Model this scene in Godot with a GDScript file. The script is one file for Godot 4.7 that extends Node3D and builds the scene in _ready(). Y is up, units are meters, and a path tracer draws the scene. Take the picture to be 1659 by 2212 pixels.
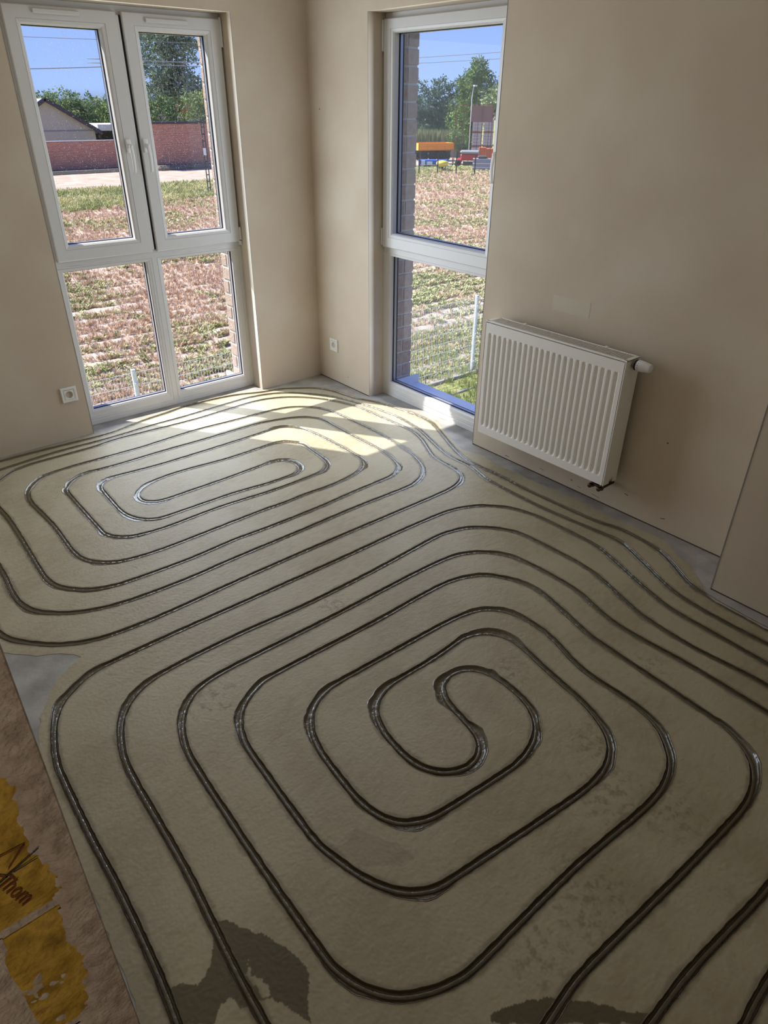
extends Node3D
# A first-floor room with wet underfloor-heating grooves. Metres, y up. The room's far corner is the origin:
# the wall with the double window is the plane x = 0, the wall with the single window and the radiator is z = 0.

# Centre lines of the two heating loops and outlines on the floor, as x, z in millimetres.
const LOOP_BY_WINDOWS := [
	4230, 3200, 4232, 2660, 4234, 2099, 4235, 1539, 4234, 979, 4226, 579, 4219, 503, 4210, 478, 4194, 467, 4145, 455, 4067, 402, 4014, 376, 3958, 356, 3900, 343,
	3820, 333, 3680, 325, 3401, 323, 3223, 316, 3084, 299, 3028, 282, 2992, 264, 2892, 199, 2840, 171, 2783, 153, 2724, 143, 2625, 138, 2586, 142, 2451, 170,
	2092, 184, 1892, 178, 1712, 182, 1653, 178, 1576, 159, 1464, 116, 1191, -8, 1114, -28, 1035, -33, 916, -22, 702, 21, 646, 40, 575, 75, 520, 96,
	343, 128, 287, 147, 220, 188, 178, 229, 99, 344, 72, 396, 42, 530, -3, 640, -29, 736, -44, 855, -48, 1014, -43, 1074, -16, 1189, 3, 1328,
	54, 1521, 66, 1599, 50, 2019, 55, 2298, 65, 2357, 84, 2413, 113, 2464, 139, 2494, 186, 2530, 239, 2554, 317, 2570, 416, 2578, 877, 2579, 1477, 2566,
	1556, 2560, 1593, 2551, 1642, 2524, 1717, 2461, 1757, 2417, 1790, 2367, 1807, 2332, 1825, 2275, 1835, 2216, 1843, 2036, 1832, 1696, 1827, 1336, 1827, 956, 1828, 576,
	1820, 457, 1797, 382, 1764, 338, 1732, 320, 1675, 307, 1557, 300, 1499, 290, 1444, 268, 1302, 195, 1246, 173, 1189, 157, 1110, 151, 711, 170, 632, 181,
	537, 210, 446, 250, 362, 303, 286, 369, 235, 429, 196, 498, 170, 573, 161, 632, 159, 692, 176, 911, 187, 1131, 170, 1549, 190, 1727, 190, 2027,
	202, 2106, 221, 2161, 254, 2208, 330, 2294, 379, 2319, 457, 2327, 736, 2308, 1236, 2320, 1335, 2317, 1392, 2302, 1442, 2273, 1498, 2217, 1527, 2166, 1544, 2109,
	1553, 2050, 1562, 1791, 1550, 1571, 1556, 1392, 1553, 1111, 1538, 872, 1530, 652, 1523, 614, 1510, 578, 1475, 533, 1443, 511, 1407, 495, 1311, 472, 1211, 467,
	991, 472, 712, 471, 656, 485, 622, 504, 592, 529, 557, 576, 532, 629, 514, 686, 496, 764, 486, 844, 490, 1163, 485, 1423, 491, 1683, 481, 1841,
	493, 1897, 511, 1931, 536, 1961, 583, 1993, 639, 2008, 1098, 2008, 1136, 2001, 1172, 1987, 1213, 1950, 1231, 1917, 1242, 1879, 1251, 1820, 1256, 1740, 1248, 1481,
	1265, 1221, 1266, 1061, 1259, 922, 1252, 884, 1238, 849, 1200, 807, 1167, 790, 1130, 782, 952, 769, 894, 774, 860, 789, 831, 812, 809, 843, 796, 879,
	791, 918, 800, 1177, 782, 1396, 778, 1496, 783, 1575, 802, 1652, 819, 1687, 842, 1717, 872, 1740, 906, 1753, 940, 1752, 956, 1747, 983, 1725, 1001, 1693,
	1010, 1657, 1010, 1618, 1003, 1319, 989, 1079, 991, 1021, 1002, 985, 1023, 957, 1054, 940, 1071, 936, 1108, 936, 1141, 949, 1167, 973, 1182, 1005, 1188, 1043,
	1186, 1182, 1167, 1381, 1165, 1721, 1151, 1776, 1131, 1808, 1102, 1833, 1050, 1857, 1011, 1866, 952, 1871, 713, 1863, 676, 1855, 647, 1837, 627, 1808, 618, 1772,
	617, 1713, 633, 1535, 633, 1274, 623, 935, 614, 776, 628, 723, 651, 693, 697, 660, 753, 640, 851, 626, 971, 618, 1191, 616, 1269, 624, 1319, 648,
	1345, 675, 1365, 708, 1392, 782, 1408, 901, 1410, 980, 1404, 1079, 1410, 1218, 1406, 1358, 1417, 1838, 1400, 1996, 1389, 2034, 1371, 2069, 1334, 2113, 1303, 2136,
	1268, 2153, 1230, 2162, 1151, 2167, 911, 2163, 671, 2177, 592, 2178, 515, 2162, 479, 2145, 447, 2123, 418, 2097, 393, 2067, 371, 2014, 362, 1956, 358, 1836,
	363, 1516, 343, 1257, 339, 1117, 352, 917, 358, 677, 372, 579, 390, 522, 419, 471, 474, 414, 523, 382, 578, 360, 636, 348, 696, 342, 1036, 329,
	1176, 334, 1295, 345, 1394, 362, 1470, 384, 1542, 418, 1588, 454, 1626, 499, 1653, 552, 1664, 589, 1671, 648, 1667, 988, 1675, 1308, 1680, 1648, 1689, 1848,
	1683, 2048, 1667, 2166, 1651, 2224, 1628, 2279, 1597, 2330, 1572, 2361, 1529, 2402, 1497, 2423, 1461, 2439, 1403, 2451, 1324, 2454, 1104, 2446, 705, 2469, 445, 2465,
	366, 2455, 291, 2430, 241, 2399, 202, 2356, 183, 2322, 168, 2265, 128, 1948, 125, 1768, 129, 1589, 108, 1330, 104, 1110, 77, 710, 79, 631, 91, 552,
	108, 495, 124, 459, 155, 408, 193, 362, 251, 307, 313, 256, 380, 213, 490, 167, 664, 121, 881, 85, 1000, 83, 1120, 96, 1198, 111, 1425, 187,
	1522, 213, 1601, 221, 1719, 219, 1830, 253, 1869, 260, 2107, 268, 2307, 263, 2604, 232, 2643, 232, 2719, 251, 2955, 360, 3011, 381, 3069, 394, 3228, 407,
	3628, 406, 3827, 427, 3904, 446, 3976, 479, 4022, 515, 4074, 567, 4115, 590, 4125, 623, 4131, 919, 4133, 1239, 4133, 1719, 4132, 2220, 4131, 2700, 4130, 3200]
const LOOP_FOREGROUND := [
	4030, 3200, 4031, 2700, 4033, 2179, 4034, 1659, 4033, 1138, 4026, 778, 4022, 722, 4015, 693, 4002, 676, 3971, 655, 3891, 580, 3857, 559, 3802, 538, 3743, 528,
	3644, 520, 3284, 503, 3144, 500, 3065, 493, 2968, 468, 2667, 359, 2609, 346, 2550, 341, 2310, 346, 2232, 360, 2157, 386, 2108, 418, 2052, 474, 2019, 523,
	1990, 596, 1974, 694, 1968, 954, 1972, 1274, 1972, 1635, 1970, 2015, 1973, 2315, 1983, 2373, 1997, 2410, 2039, 2476, 2067, 2503, 2099, 2525, 2153, 2549, 2230, 2572,
	2288, 2584, 2348, 2589, 2588, 2593, 2788, 2591, 3028, 2597, 3247, 2614, 3407, 2614, 3485, 2601, 3560, 2573, 3630, 2535, 3692, 2486, 3728, 2439, 3753, 2386, 3773, 2309,
	3788, 2210, 3797, 2110, 3803, 1970, 3800, 1673, 3824, 1334, 3823, 1114, 3810, 974, 3787, 878, 3769, 844, 3745, 814, 3715, 789, 3662, 762, 3625, 750, 3566, 739,
	3286, 731, 3087, 741, 3007, 740, 2928, 730, 2813, 696, 2755, 683, 2676, 679, 2556, 682, 2457, 696, 2402, 717, 2369, 738, 2339, 763, 2303, 809, 2284, 844,
	2267, 901, 2260, 959, 2256, 1119, 2264, 1559, 2263, 1979, 2271, 2078, 2281, 2116, 2298, 2151, 2322, 2181, 2352, 2207, 2385, 2228, 2440, 2251, 2498, 2265, 2557, 2271,
	2917, 2283, 3237, 2285, 3295, 2277, 3333, 2265, 3383, 2235, 3412, 2209, 3435, 2177, 3461, 2124, 3476, 2067, 3481, 2028, 3479, 1729, 3483, 1588, 3496, 1389, 3496, 1289,
	3481, 1212, 3466, 1176, 3445, 1142, 3389, 1088, 3355, 1067, 3319, 1053, 3241, 1042, 3101, 1044, 3042, 1039, 2984, 1025, 2890, 994, 2811, 983, 2752, 984, 2713, 991,
	2676, 1003, 2642, 1022, 2615, 1048, 2595, 1081, 2582, 1117, 2572, 1176, 2565, 1276, 2557, 1715, 2560, 1775, 2576, 1831, 2594, 1865, 2635, 1906, 2687, 1934, 2763, 1954,
	2922, 1967, 2982, 1966, 3021, 1960, 3073, 1938, 3102, 1913, 3130, 1864, 3144, 1807, 3167, 1568, 3167, 1508, 3161, 1469, 3143, 1413, 3111, 1365, 3082, 1340, 3029, 1314,
	2972, 1304, 2912, 1302, 2874, 1306, 2838, 1317, 2807, 1337, 2785, 1366, 2774, 1400, 2773, 1418, 2782, 1453, 2791, 1468, 2802, 1482, 2833, 1502, 2869, 1515, 3005, 1535,
	3053, 1562, 3074, 1591, 3082, 1626, 3078, 1663, 3052, 1712, 3024, 1737, 2990, 1754, 2933, 1764, 2874, 1762, 2815, 1754, 2760, 1734, 2729, 1712, 2705, 1683, 2689, 1648,
	2677, 1591, 2679, 1412, 2670, 1255, 2676, 1217, 2689, 1182, 2712, 1152, 2742, 1130, 2778, 1118, 2835, 1115, 3012, 1147, 3130, 1163, 3206, 1185, 3275, 1220, 3303, 1246,
	3325, 1278, 3341, 1314, 3350, 1352, 3354, 1430, 3339, 1590, 3296, 1947, 3284, 1984, 3266, 2018, 3240, 2047, 3209, 2070, 3156, 2096, 3099, 2114, 3021, 2130, 2961, 2135,
	2622, 2119, 2563, 2110, 2526, 2098, 2475, 2069, 2447, 2043, 2424, 2011, 2400, 1957, 2387, 1880, 2391, 1440, 2384, 1220, 2385, 1080, 2393, 1021, 2403, 983, 2427, 928,
	2449, 896, 2492, 857, 2562, 822, 2619, 808, 2678, 807, 2737, 816, 2931, 865, 2990, 875, 3469, 900, 3526, 914, 3562, 929, 3594, 950, 3621, 978, 3641, 1011,
	3662, 1067, 3675, 1165, 3664, 1485, 3646, 1825, 3648, 1904, 3665, 2061, 3666, 2121, 3660, 2181, 3646, 2238, 3624, 2294, 3595, 2346, 3559, 2393, 3529, 2417, 3477, 2443,
	3419, 2457, 3360, 2463, 3140, 2458, 2840, 2438, 2520, 2432, 2421, 2426, 2343, 2409, 2269, 2380, 2220, 2348, 2180, 2304, 2160, 2271, 2146, 2235, 2132, 2137, 2127, 1877,
	2139, 1617, 2138, 1437, 2131, 1217, 2108, 857, 2115, 778, 2129, 720, 2144, 684, 2177, 636, 2219, 593, 2267, 559, 2321, 536, 2379, 524, 2599, 517, 2698, 522,
	2795, 545, 2984, 609, 3083, 626, 3242, 634, 3421, 619, 3541, 618, 3661, 629, 3737, 650, 3790, 677, 3821, 701, 3870, 762, 3901, 835, 3919, 953, 3925, 1133,
	3923, 1532, 3932, 1699, 3935, 1899, 3935, 2219, 3933, 2539, 3932, 2860, 3930, 3200]
const SKIM_EDGE := [
	4330, 3300, 4330, 700, 4250, 420, 4050, 310, 3800, 285, 3349, 321, 3292, 320, 3232, 315, 3184, 316, 3137, 309, 3105, 294, 3073, 266, 3044, 230, 3002, 197,
	2955, 160, 2914, 141, 2774, 70, 2674, 66, 2580, 76, 2482, 86, 2358, 66, 2203, 75, 2012, 84, 1811, 89, 1660, 71, 1557, 101, 1493, 90, 1178, -48,
	1072, -66, 966, -63, 687, -10, 521, 60, 306, 103, 209, 154, 133, 233, 65, 334, 37, 394, 12, 511, -56, 700, -80, 885, -77, 1072, -50, 1189,
	-27, 1348, 20, 1523, 32, 1597, 16, 2015, 20, 2178, 20, 2350, 90, 2520, 280, 2620, 800, 2630, 1300, 2620, 1620, 2620, 1696, 2568, 1735, 2524, 1773, 2488,
	1792, 2454, 1811, 2420, 1849, 2385, 1882, 2371, 1903, 2419, 1935, 2468, 1974, 2506, 2028, 2537, 2077, 2564, 2153, 2596, 2216, 2616, 2450, 2650, 2625, 2646, 2754, 2644,
	2915, 2654, 3048, 2659, 3099, 2670, 3350, 2660, 3420, 2750, 3440, 3300]
const STAIN_A := [
	3004, 2434, 3101, 2373, 3167, 2343, 3225, 2326, 3263, 2343, 3297, 2368, 3337, 2382, 3237, 2424, 3227, 2444, 3224, 2461, 3208, 2486, 3173, 2496, 3179, 2521, 3200, 2549,
	3150, 2609, 3109, 2610, 3074, 2588, 3090, 2560, 3113, 2542, 3109, 2518, 3087, 2494, 3059, 2474]
const STAIN_ISLAND := [
	3128, 2408, 3147, 2432, 3172, 2434, 3211, 2417, 3234, 2422, 3225, 2439, 3191, 2441, 3160, 2445]
const STAIN_B := [
	3566, 2074, 3582, 2036, 3604, 1991, 3631, 1947, 3671, 1907, 3729, 1859, 3774, 1823, 3796, 1796, 3795, 1829, 3580, 2089]
const STAIN_C := [
	3055, 2126, 3032, 2027, 3140, 1969, 3198, 1960, 3172, 2021, 3126, 2077]

const GROUND := -3.47
var M := {}
var rng := RandomNumberGenerator.new()
var noise := FastNoiseLite.new()


func _ready() -> void:
	rng.seed = 11
	noise.seed = 5
	noise.frequency = 1.0
	look_and_light()
	materials()
	room()
	floor_and_loops()
	windows()
	radiator()
	sockets()
	doorway()
	facade()
	land()
	fence()
	far_left()
	far_right()
	trees()


func look_and_light() -> void:
	var cam := Camera3D.new()
	cam.name = "camera"
	cam.fov = 73.444
	cam.near = 0.05
	cam.far = 600.0
	cam.transform = Transform3D(Basis(Vector3(0.64001, 0.00706, -0.76833), Vector3(-0.39809, 0.85833, -0.32372), Vector3(0.6572, 0.51305, 0.55215)), Vector3(3.9652, 1.7, 2.723))
	add_child(cam)
	cam.current = true
	var sky_material := ProceduralSkyMaterial.new()
	sky_material.sky_top_color = Color(0.38, 0.52, 0.88)
	sky_material.sky_horizon_color = Color(0.64, 0.76, 0.97)
	sky_material.sky_curve = 0.16
	sky_material.ground_bottom_color = Color(0.40, 0.37, 0.32)
	sky_material.ground_horizon_color = Color(0.55, 0.55, 0.55)
	sky_material.sky_energy_multiplier = 1.06
	sky_material.ground_energy_multiplier = 0.8
	var sky := Sky.new()
	sky.sky_material = sky_material
	var env := Environment.new()
	env.background_mode = Environment.BG_SKY
	env.sky = sky
	env.ambient_light_source = Environment.AMBIENT_SOURCE_SKY
	env.tonemap_mode = Environment.TONE_MAPPER_LINEAR
	env.tonemap_exposure = 1.0
	env.sdfgi_enabled = true
	env.ssao_enabled = true
	env.ssil_enabled = true
	var around := WorldEnvironment.new()
	around.name = "environment"
	around.environment = env
	add_child(around)
	var sun := DirectionalLight3D.new()
	sun.name = "sun"
	sun.look_at_from_position(Vector3.ZERO, Vector3(0.716, -1.0, -0.467))
	sun.light_color = Color(1.0, 0.985, 0.96)
	sun.light_energy = 3.0
	sun.light_angular_distance = 0.55
	sun.shadow_enabled = true
	sun.sky_mode = DirectionalLight3D.SKY_MODE_LIGHT_ONLY
	add_child(sun)
	daylight("daylight_double_window", Vector3(-0.042, 1.06, 1.066), -PI / 2, Vector2(1.06, 1.98), DAY_A)
	daylight("daylight_single_window", Vector3(1.04, 1.06, -0.042), PI, Vector2(0.86, 1.98), DAY_B)

const DAY_A := 3.05
const DAY_B := 1.4
const HALL := 1.0


func daylight(called: String, at: Vector3, turn: float, size: Vector2, energy: float) -> void:
	var l := AreaLight3D.new()
	l.name = called
	l.area_size = size
	l.light_color = Color(0.91, 0.955, 1.0)
	l.light_energy = energy
	l.area_range = 12.0
	l.area_attenuation = 2.0
	l.shadow_enabled = true
	l.position = at
	l.rotation.y = turn
	add_child(l)


# ---------------------------------------------------------------- helpers

func begin(smooth := false) -> SurfaceTool:
	var st := SurfaceTool.new()
	st.begin(Mesh.PRIMITIVE_TRIANGLES)
	st.set_smooth_group(0 if smooth else -1)
	return st


func finish(st: SurfaceTool, normals := true) -> ArrayMesh:
	if normals:
		st.generate_normals()
	return st.commit()


func part(called: String, mesh: Mesh, material: Material, parent: Node, label := "") -> MeshInstance3D:
	var o := MeshInstance3D.new()
	o.name = called
	o.mesh = mesh
	o.material_override = material
	parent.add_child(o, true)
	if label:
		o.set_meta("label", label)
	return o


func made(called: String, st: SurfaceTool, material: Material, parent: Node, label := "") -> MeshInstance3D:
	return part(called, finish(st), material, parent, label)


func thing(called: String, label: String, category: String, at := Vector3.ZERO, turn := 0.0, group := "") -> Node3D:
	var o := Node3D.new()
	o.name = called
	o.position = at
	o.rotation.y = turn
	add_child(o, true)
	tag(o, label, category, group)
	return o


func tag(o: Node, label: String, category: String, group := "") -> void:
	o.set_meta("label", label)
	o.set_meta("category", category)
	if group:
		o.set_meta("group", group)


func structure(called: String, label: String, category: String, at := Vector3.ZERO, turn := 0.0) -> Node3D:
	var o := thing(called, label, category, at, turn)
	o.set_meta("kind", "structure")
	return o


func tri(st: SurfaceTool, a: Vector3, b: Vector3, c: Vector3, from: Vector3) -> void:
	if (b - a).cross(c - a).dot((a + b + c) / 3.0 - from) > 0.0:
		st.add_vertex(a)
		st.add_vertex(c)
		st.add_vertex(b)
	else:
		st.add_vertex(a)
		st.add_vertex(b)
		st.add_vertex(c)


func quad(st: SurfaceTool, a: Vector3, b: Vector3, c: Vector3, d: Vector3, from: Vector3) -> void:
	tri(st, a, b, c, from)
	tri(st, a, c, d, from)


func box(st: SurfaceTool, lo: Vector3, hi: Vector3, bevel := 0.0, x := Transform3D.IDENTITY) -> void:
	var mid := x * ((lo + hi) / 2.0)
	var half := (hi - lo) / 2.0
	bevel = minf(bevel, minf(half.x, minf(half.y, half.z)) * 0.9)
	var p := func(s: Vector3, axis: int) -> Vector3:
		var v := half
		for k in 3:
			if k != axis:
				v[k] -= bevel
		return x * ((lo + hi) / 2.0 + v * s)
	for axis in 3:
		var k := (axis + 1) % 3
		var l := (axis + 2) % 3
		for side in [-1.0, 1.0]:
			var c: Array[Vector3] = []
			for q in [[-1.0, -1.0], [1.0, -1.0], [1.0, 1.0], [-1.0, 1.0]]:
				var s := Vector3.ZERO
				s[axis] = side
				s[k] = q[0]
				s[l] = q[1]
				c.append(p.call(s, axis))
			quad(st, c[0], c[1], c[2], c[3], mid)
			if bevel > 0.0:
				for other in [-1.0, 1.0]:
					var s1 := Vector3.ZERO
					s1[axis] = side
					s1[k] = other
					s1[l] = -1.0
					var s2 := s1
					s2[l] = 1.0
					quad(st, p.call(s1, axis), p.call(s2, axis), p.call(s2, k), p.call(s1, k), mid)
	if bevel > 0.0:
		for a in [-1.0, 1.0]:
			for b in [-1.0, 1.0]:
				for c in [-1.0, 1.0]:
					var s := Vector3(a, b, c)
					tri(st, p.call(s, 0), p.call(s, 1), p.call(s, 2), mid)


func lathe(st: SurfaceTool, profile: Array, segments: int, x := Transform3D.IDENTITY) -> void:   # profile of Vector2(radius, height) round the y axis
	for i in profile.size() - 1:
		var a: Vector2 = profile[i]
		var b: Vector2 = profile[i + 1]
		for k in segments:
			var t0 := TAU * k / segments
			var t1 := TAU * (k + 1) / segments
			var from := x * Vector3(0, (a.y + b.y) / 2.0 - (0.001 if b.y - a.y >= 0.0 else -0.001) * 0.0, 0)
			var d0 := Vector3(cos(t0), 0, sin(t0))
			var d1 := Vector3(cos(t1), 0, sin(t1))
			if absf(a.y - b.y) < 1e-5:
				from = x * Vector3(0, a.y - (0.01 if b.x < a.x else -0.01), 0)
			if a.x > 1e-5:
				tri(st, x * (d0 * a.x + Vector3(0, a.y, 0)), x * (d1 * a.x + Vector3(0, a.y, 0)), x * (d1 * b.x + Vector3(0, b.y, 0)), from)
			if b.x > 1e-5:
				tri(st, x * (d0 * a.x + Vector3(0, a.y, 0)), x * (d1 * b.x + Vector3(0, b.y, 0)), x * (d0 * b.x + Vector3(0, b.y, 0)), from)


func tube(st: SurfaceTool, points: Array, radius: float, segments := 6) -> void:
	var rings := []
	for i in points.size():
		var a: Vector3 = points[maxi(i - 1, 0)]
		var b: Vector3 = points[mini(i + 1, points.size() - 1)]
		var t := (b - a).normalized()
		var side := t.cross(Vector3.UP if absf(t.y) < 0.9 else Vector3.RIGHT).normalized()
		var up := side.cross(t)
		var ring := []
		for k in segments:
			var w := TAU * k / segments
			ring.append(points[i] + (side * cos(w) + up * sin(w)) * radius)
		rings.append(ring)
	for i in points.size() - 1:
		for k in segments:
			var l := (k + 1) % segments
			var from: Vector3 = (points[i] + points[i + 1]) / 2.0
			quad(st, rings[i][k], rings[i][l], rings[i + 1][l], rings[i + 1][k], from)
	for e in [0, points.size() - 1]:
		var inside: Vector3 = points[1] if e == 0 else points[points.size() - 2]
		for k in range(1, segments - 1):
			tri(st, rings[e][0], rings[e][k], rings[e][k + 1], inside)


func ring(st: SurfaceTool, outer: Rect2, inner: Rect2, profile: Array) -> void:
	# A mitred rectangular frame facing +z. Each profile entry: [share of the way from outer to inner, metres further inwards, z]
	var loops := []
	for e in profile:
		var f: float = e[0]
		var add: float = e[1]
		var lo := outer.position.lerp(inner.position, f) + Vector2(add, add)
		var hi := outer.end.lerp(inner.end, f) - Vector2(add, add)
		loops.append([Vector3(lo.x, lo.y, e[2]), Vector3(hi.x, lo.y, e[2]), Vector3(hi.x, hi.y, e[2]), Vector3(lo.x, hi.y, e[2])])
	for i in loops.size() - 1:
		for k in 4:
			var l := (k + 1) % 4
			var a: Vector3 = loops[i][k]
			var b: Vector3 = loops[i][l]
			var c: Vector3 = loops[i + 1][l]
			var d: Vector3 = loops[i + 1][k]
			# the profile runs from the outer back edge over the front to the inner back edge, so its left hand is outside
			st.add_vertex(a)
			st.add_vertex(c)
			st.add_vertex(b)
			st.add_vertex(a)
			st.add_vertex(d)
			st.add_vertex(c)


func scatter(called: String, mesh: Mesh, material: Material, parent: Node, places: Array, colours: Array) -> MultiMeshInstance3D:
	var mm := MultiMesh.new()
	mm.transform_format = MultiMesh.TRANSFORM_3D
	mm.use_colors = true
	mm.mesh = mesh
	mm.instance_count = places.size()
	for i in places.size():
		mm.set_instance_transform(i, places[i])
		mm.set_instance_color(i, colours[i])
	var o := MultiMeshInstance3D.new()
	o.name = called
	o.multimesh = mm
	o.material_override = material
	parent.add_child(o, true)
	return o


func points(list: Array) -> PackedVector2Array:
	var p := PackedVector2Array()
	for i in list.size() / 2:
		p.append(Vector2(list[2 * i], list[2 * i + 1]) / 1000.0)
	return p


# ---------------------------------------------------------------- materials

func plain(colour: Color, rough := 0.8, specular := 0.4, metal := 0.0) -> StandardMaterial3D:
	var m := StandardMaterial3D.new()
	m.albedo_color = colour
	m.roughness = rough
	m.metallic = metal
	m.metallic_specular = specular
	return m


func noise_texture(size: int, frequency: float, octaves: int, seed_number: int, ramp: Array, normal := 0.0) -> NoiseTexture2D:
	var n := FastNoiseLite.new()
	n.seed = seed_number
	n.noise_type = FastNoiseLite.TYPE_SIMPLEX_SMOOTH
	n.frequency = frequency
	n.fractal_octaves = octaves
	var t := NoiseTexture2D.new()
	t.width = size
	t.height = size
	t.seamless = true
	t.noise = n
	if normal > 0.0:
		t.as_normal_map = true
		t.bump_strength = normal
	elif ramp.size():
		var g := Gradient.new()
		g.offsets = PackedFloat32Array(ramp.map(func(e): return e[0]))
		g.colors = PackedColorArray(ramp.map(func(e): return e[1]))
		t.color_ramp = g
	return t


func mottled(ramp: Array, scale: float, frequency: float, seed_number: int, rough := 0.85, bump := 0.0, bump_scale := 4.0, octaves := 5) -> StandardMaterial3D:
	var m := plain(Color.WHITE, rough, 0.3)
	m.albedo_texture = noise_texture(512, frequency, octaves, seed_number, ramp)
	m.uv1_triplanar = true
	m.uv1_world_triplanar = true
	m.uv1_scale = Vector3.ONE * scale
	if bump > 0.0:
		m.heightmap_enabled = true
		m.heightmap_texture = noise_texture(512, frequency * bump_scale, 4, seed_number + 7, [])
		m.heightmap_scale = bump
	return m


func leafy(backlight: Color) -> StandardMaterial3D:
	var m := plain(Color.WHITE, 0.75, 0.25)
	m.vertex_color_use_as_albedo = true
	m.cull_mode = BaseMaterial3D.CULL_DISABLED
	m.backlight_enabled = true
	m.backlight = backlight
	return m


func materials() -> void:
	M.plaster = mottled([[0.0, Color("c6b7a5")], [0.4, Color("cabcaa")], [0.6, Color("cdc0ae")], [1.0, Color("d2c7b7")]], 0.45, 0.006, 3, 0.9, 0.05, 10.0)
	M.plaster_patch = plain(Color("cdc3b2"), 0.85)
	M.ceiling = plain(Color("d9d0c4"), 0.9)
	M.concrete = mottled([[0.0, Color("8b8883")], [0.35, Color("9c9994")], [0.6, Color("a6a39d")], [1.0, Color("b8b4ad")]], 0.9, 0.012, 21, 0.7, 0.08, 5.0)
	M.jamb_block = mottled([[0.0, Color("6c521e")], [0.45, Color("94752c")], [0.7, Color("a5863c")], [1.0, Color("82602a")]], 3.0, 0.014, 51, 0.9, 0.3, 4.0)
	M.jamb_plaster = mottled([[0.0, Color("7f7063")], [0.5, Color("998b7e")], [1.0, Color("aea193")]], 3.0, 0.02, 53, 0.95, 0.3, 4.0)
	M.mark_red = plain(Color("5e2c1a"), 0.9)
	M.mark_dark = plain(Color("2e2a26"), 0.9)
	M.lamp_glow = plain(Color("fff2dc"), 0.5)
	M.lamp_glow.emission_enabled = true
	M.lamp_glow.emission = Color("fff2dc")
	M.lamp_glow.emission_energy_multiplier = 0.6
	M.speck = plain(Color("dcdad4"), 0.6)
	M.speck.backlight_enabled = true
	M.speck.backlight = Color(0.8, 0.8, 0.8)
	M.scuff = plain(Color("4f4740"), 0.9)
	M.slab = plain(Color("7d7462"), 0.9)
	M.groove = wet_material(Color("5a523e"), 0.22, 0.65)
	M.wet_pipe = wet_material(Color("5a523e"), 0.2, 0.8)
	M.pvc = plain(Color("d4d4d4"), 0.32, 0.5)
	M.gasket = plain(Color("26242a"), 0.6)
	M.spacer = plain(Color("b9bcc6"), 0.35, 0.5, 0.6)
	M.glass = plain(Color(1, 1, 1, 0.02), 0.0, 0.24)
	M.glass.transparency = BaseMaterial3D.TRANSPARENCY_ALPHA
	M.handle = plain(Color("e8e8ea"), 0.3, 0.5)
	M.enamel = plain(Color("f0ede7"), 0.3, 0.5)
	M.dark_gap = plain(Color("2c2a28"), 0.9)
	M.black = plain(Color("151515"), 0.5)
	M.nickel = plain(Color("8f8a80"), 0.3, 0.5, 0.9)
	M.bronze = plain(Color("5a4636"), 0.35, 0.5, 0.7)
	M.socket = plain(Color("e6e6e2"), 0.3, 0.5)
	M.sill = plain(Color("e6ecf4"), 0.35, 0.5)
	M.brick_white = mottled([[0.0, Color("ab978b")], [0.5, Color("bba799")], [1.0, Color("c6b5a8")]], 2.2, 0.02, 33, 0.9, 0.2, 3.0)
	M.mortar = plain(Color("d2cec8"), 0.95)
	M.facade = plain(Color("c9bdb1"), 0.9)
	M.galvanised = plain(Color("dfe4e6"), 0.45, 0.5, 0.1)
	M.leaf = leafy(Color(0.5, 0.5, 0.3))
	M.weed = leafy(Color(0.3, 0.3, 0.2))
	M.bark = plain(Color("5d5145"), 0.95)
	M.soil = mottled([[0.0, Color("a08d7c")], [0.4, Color("b5a290")], [0.7, Color("c4b3a2")], [1.0, Color("d2c4b4")]], 0.25, 0.02, 41, 0.95, 1.5, 3.0)
	M.road = mottled([[0.0, Color("a3917f")], [0.5, Color("b3a190")], [1.0, Color("c2b2a2")]], 0.06, 0.02, 43, 0.95)
	M.turf = mottled([[0.0, Color("76844a")], [0.5, Color("949a5e")], [0.75, Color("aea472")], [1.0, Color("beae8c")]], 0.3, 0.02, 45, 0.95, 2.0, 3.0)
	M.red_brick = bricks(Color("c87a5c"), Color("a8654f"), Color("c4aa98"))
	M.render_wall = plain(Color("bdb4a8"), 0.9)
	M.roof_sheet = plain(Color("9c98a0"), 0.6)
	M.roof_dark = plain(Color("4c4450"), 0.7)
	M.rust = plain(Color("8a5a48"), 0.8)
	M.block_grey = plain(Color("b5b0ac"), 0.9)
	M.tarp_white = plain(Color("dedad4"), 0.7)
	M.orange = plain(Color("e0902a"), 0.5)
	M.tile_orange = plain(Color("c8643a"), 0.8)
	M.blue = plain(Color("3f62b8"), 0.5)
	M.white = plain(Color("e4e4e4"), 0.5)
	M.yellow = plain(Color("e2cf5a"), 0.5)
	M.red = plain(Color("c03440"), 0.4)
	M.charcoal = plain(Color("45464a"), 0.6)
	M.tyre = plain(Color("232323"), 0.9)
	M.grey = plain(Color("8d8f94"), 0.7)


func wet_material(colour: Color, rough: float, specular: float) -> StandardMaterial3D:
	var m := plain(colour, rough, specular)
	m.uv1_triplanar = true
	m.uv1_world_triplanar = true
	m.uv1_scale = Vector3.ONE * 2.0
	m.heightmap_enabled = true
	m.heightmap_texture = noise_texture(512, 0.03, 4, 61, [])
	m.heightmap_scale = 0.25
	return m


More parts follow.
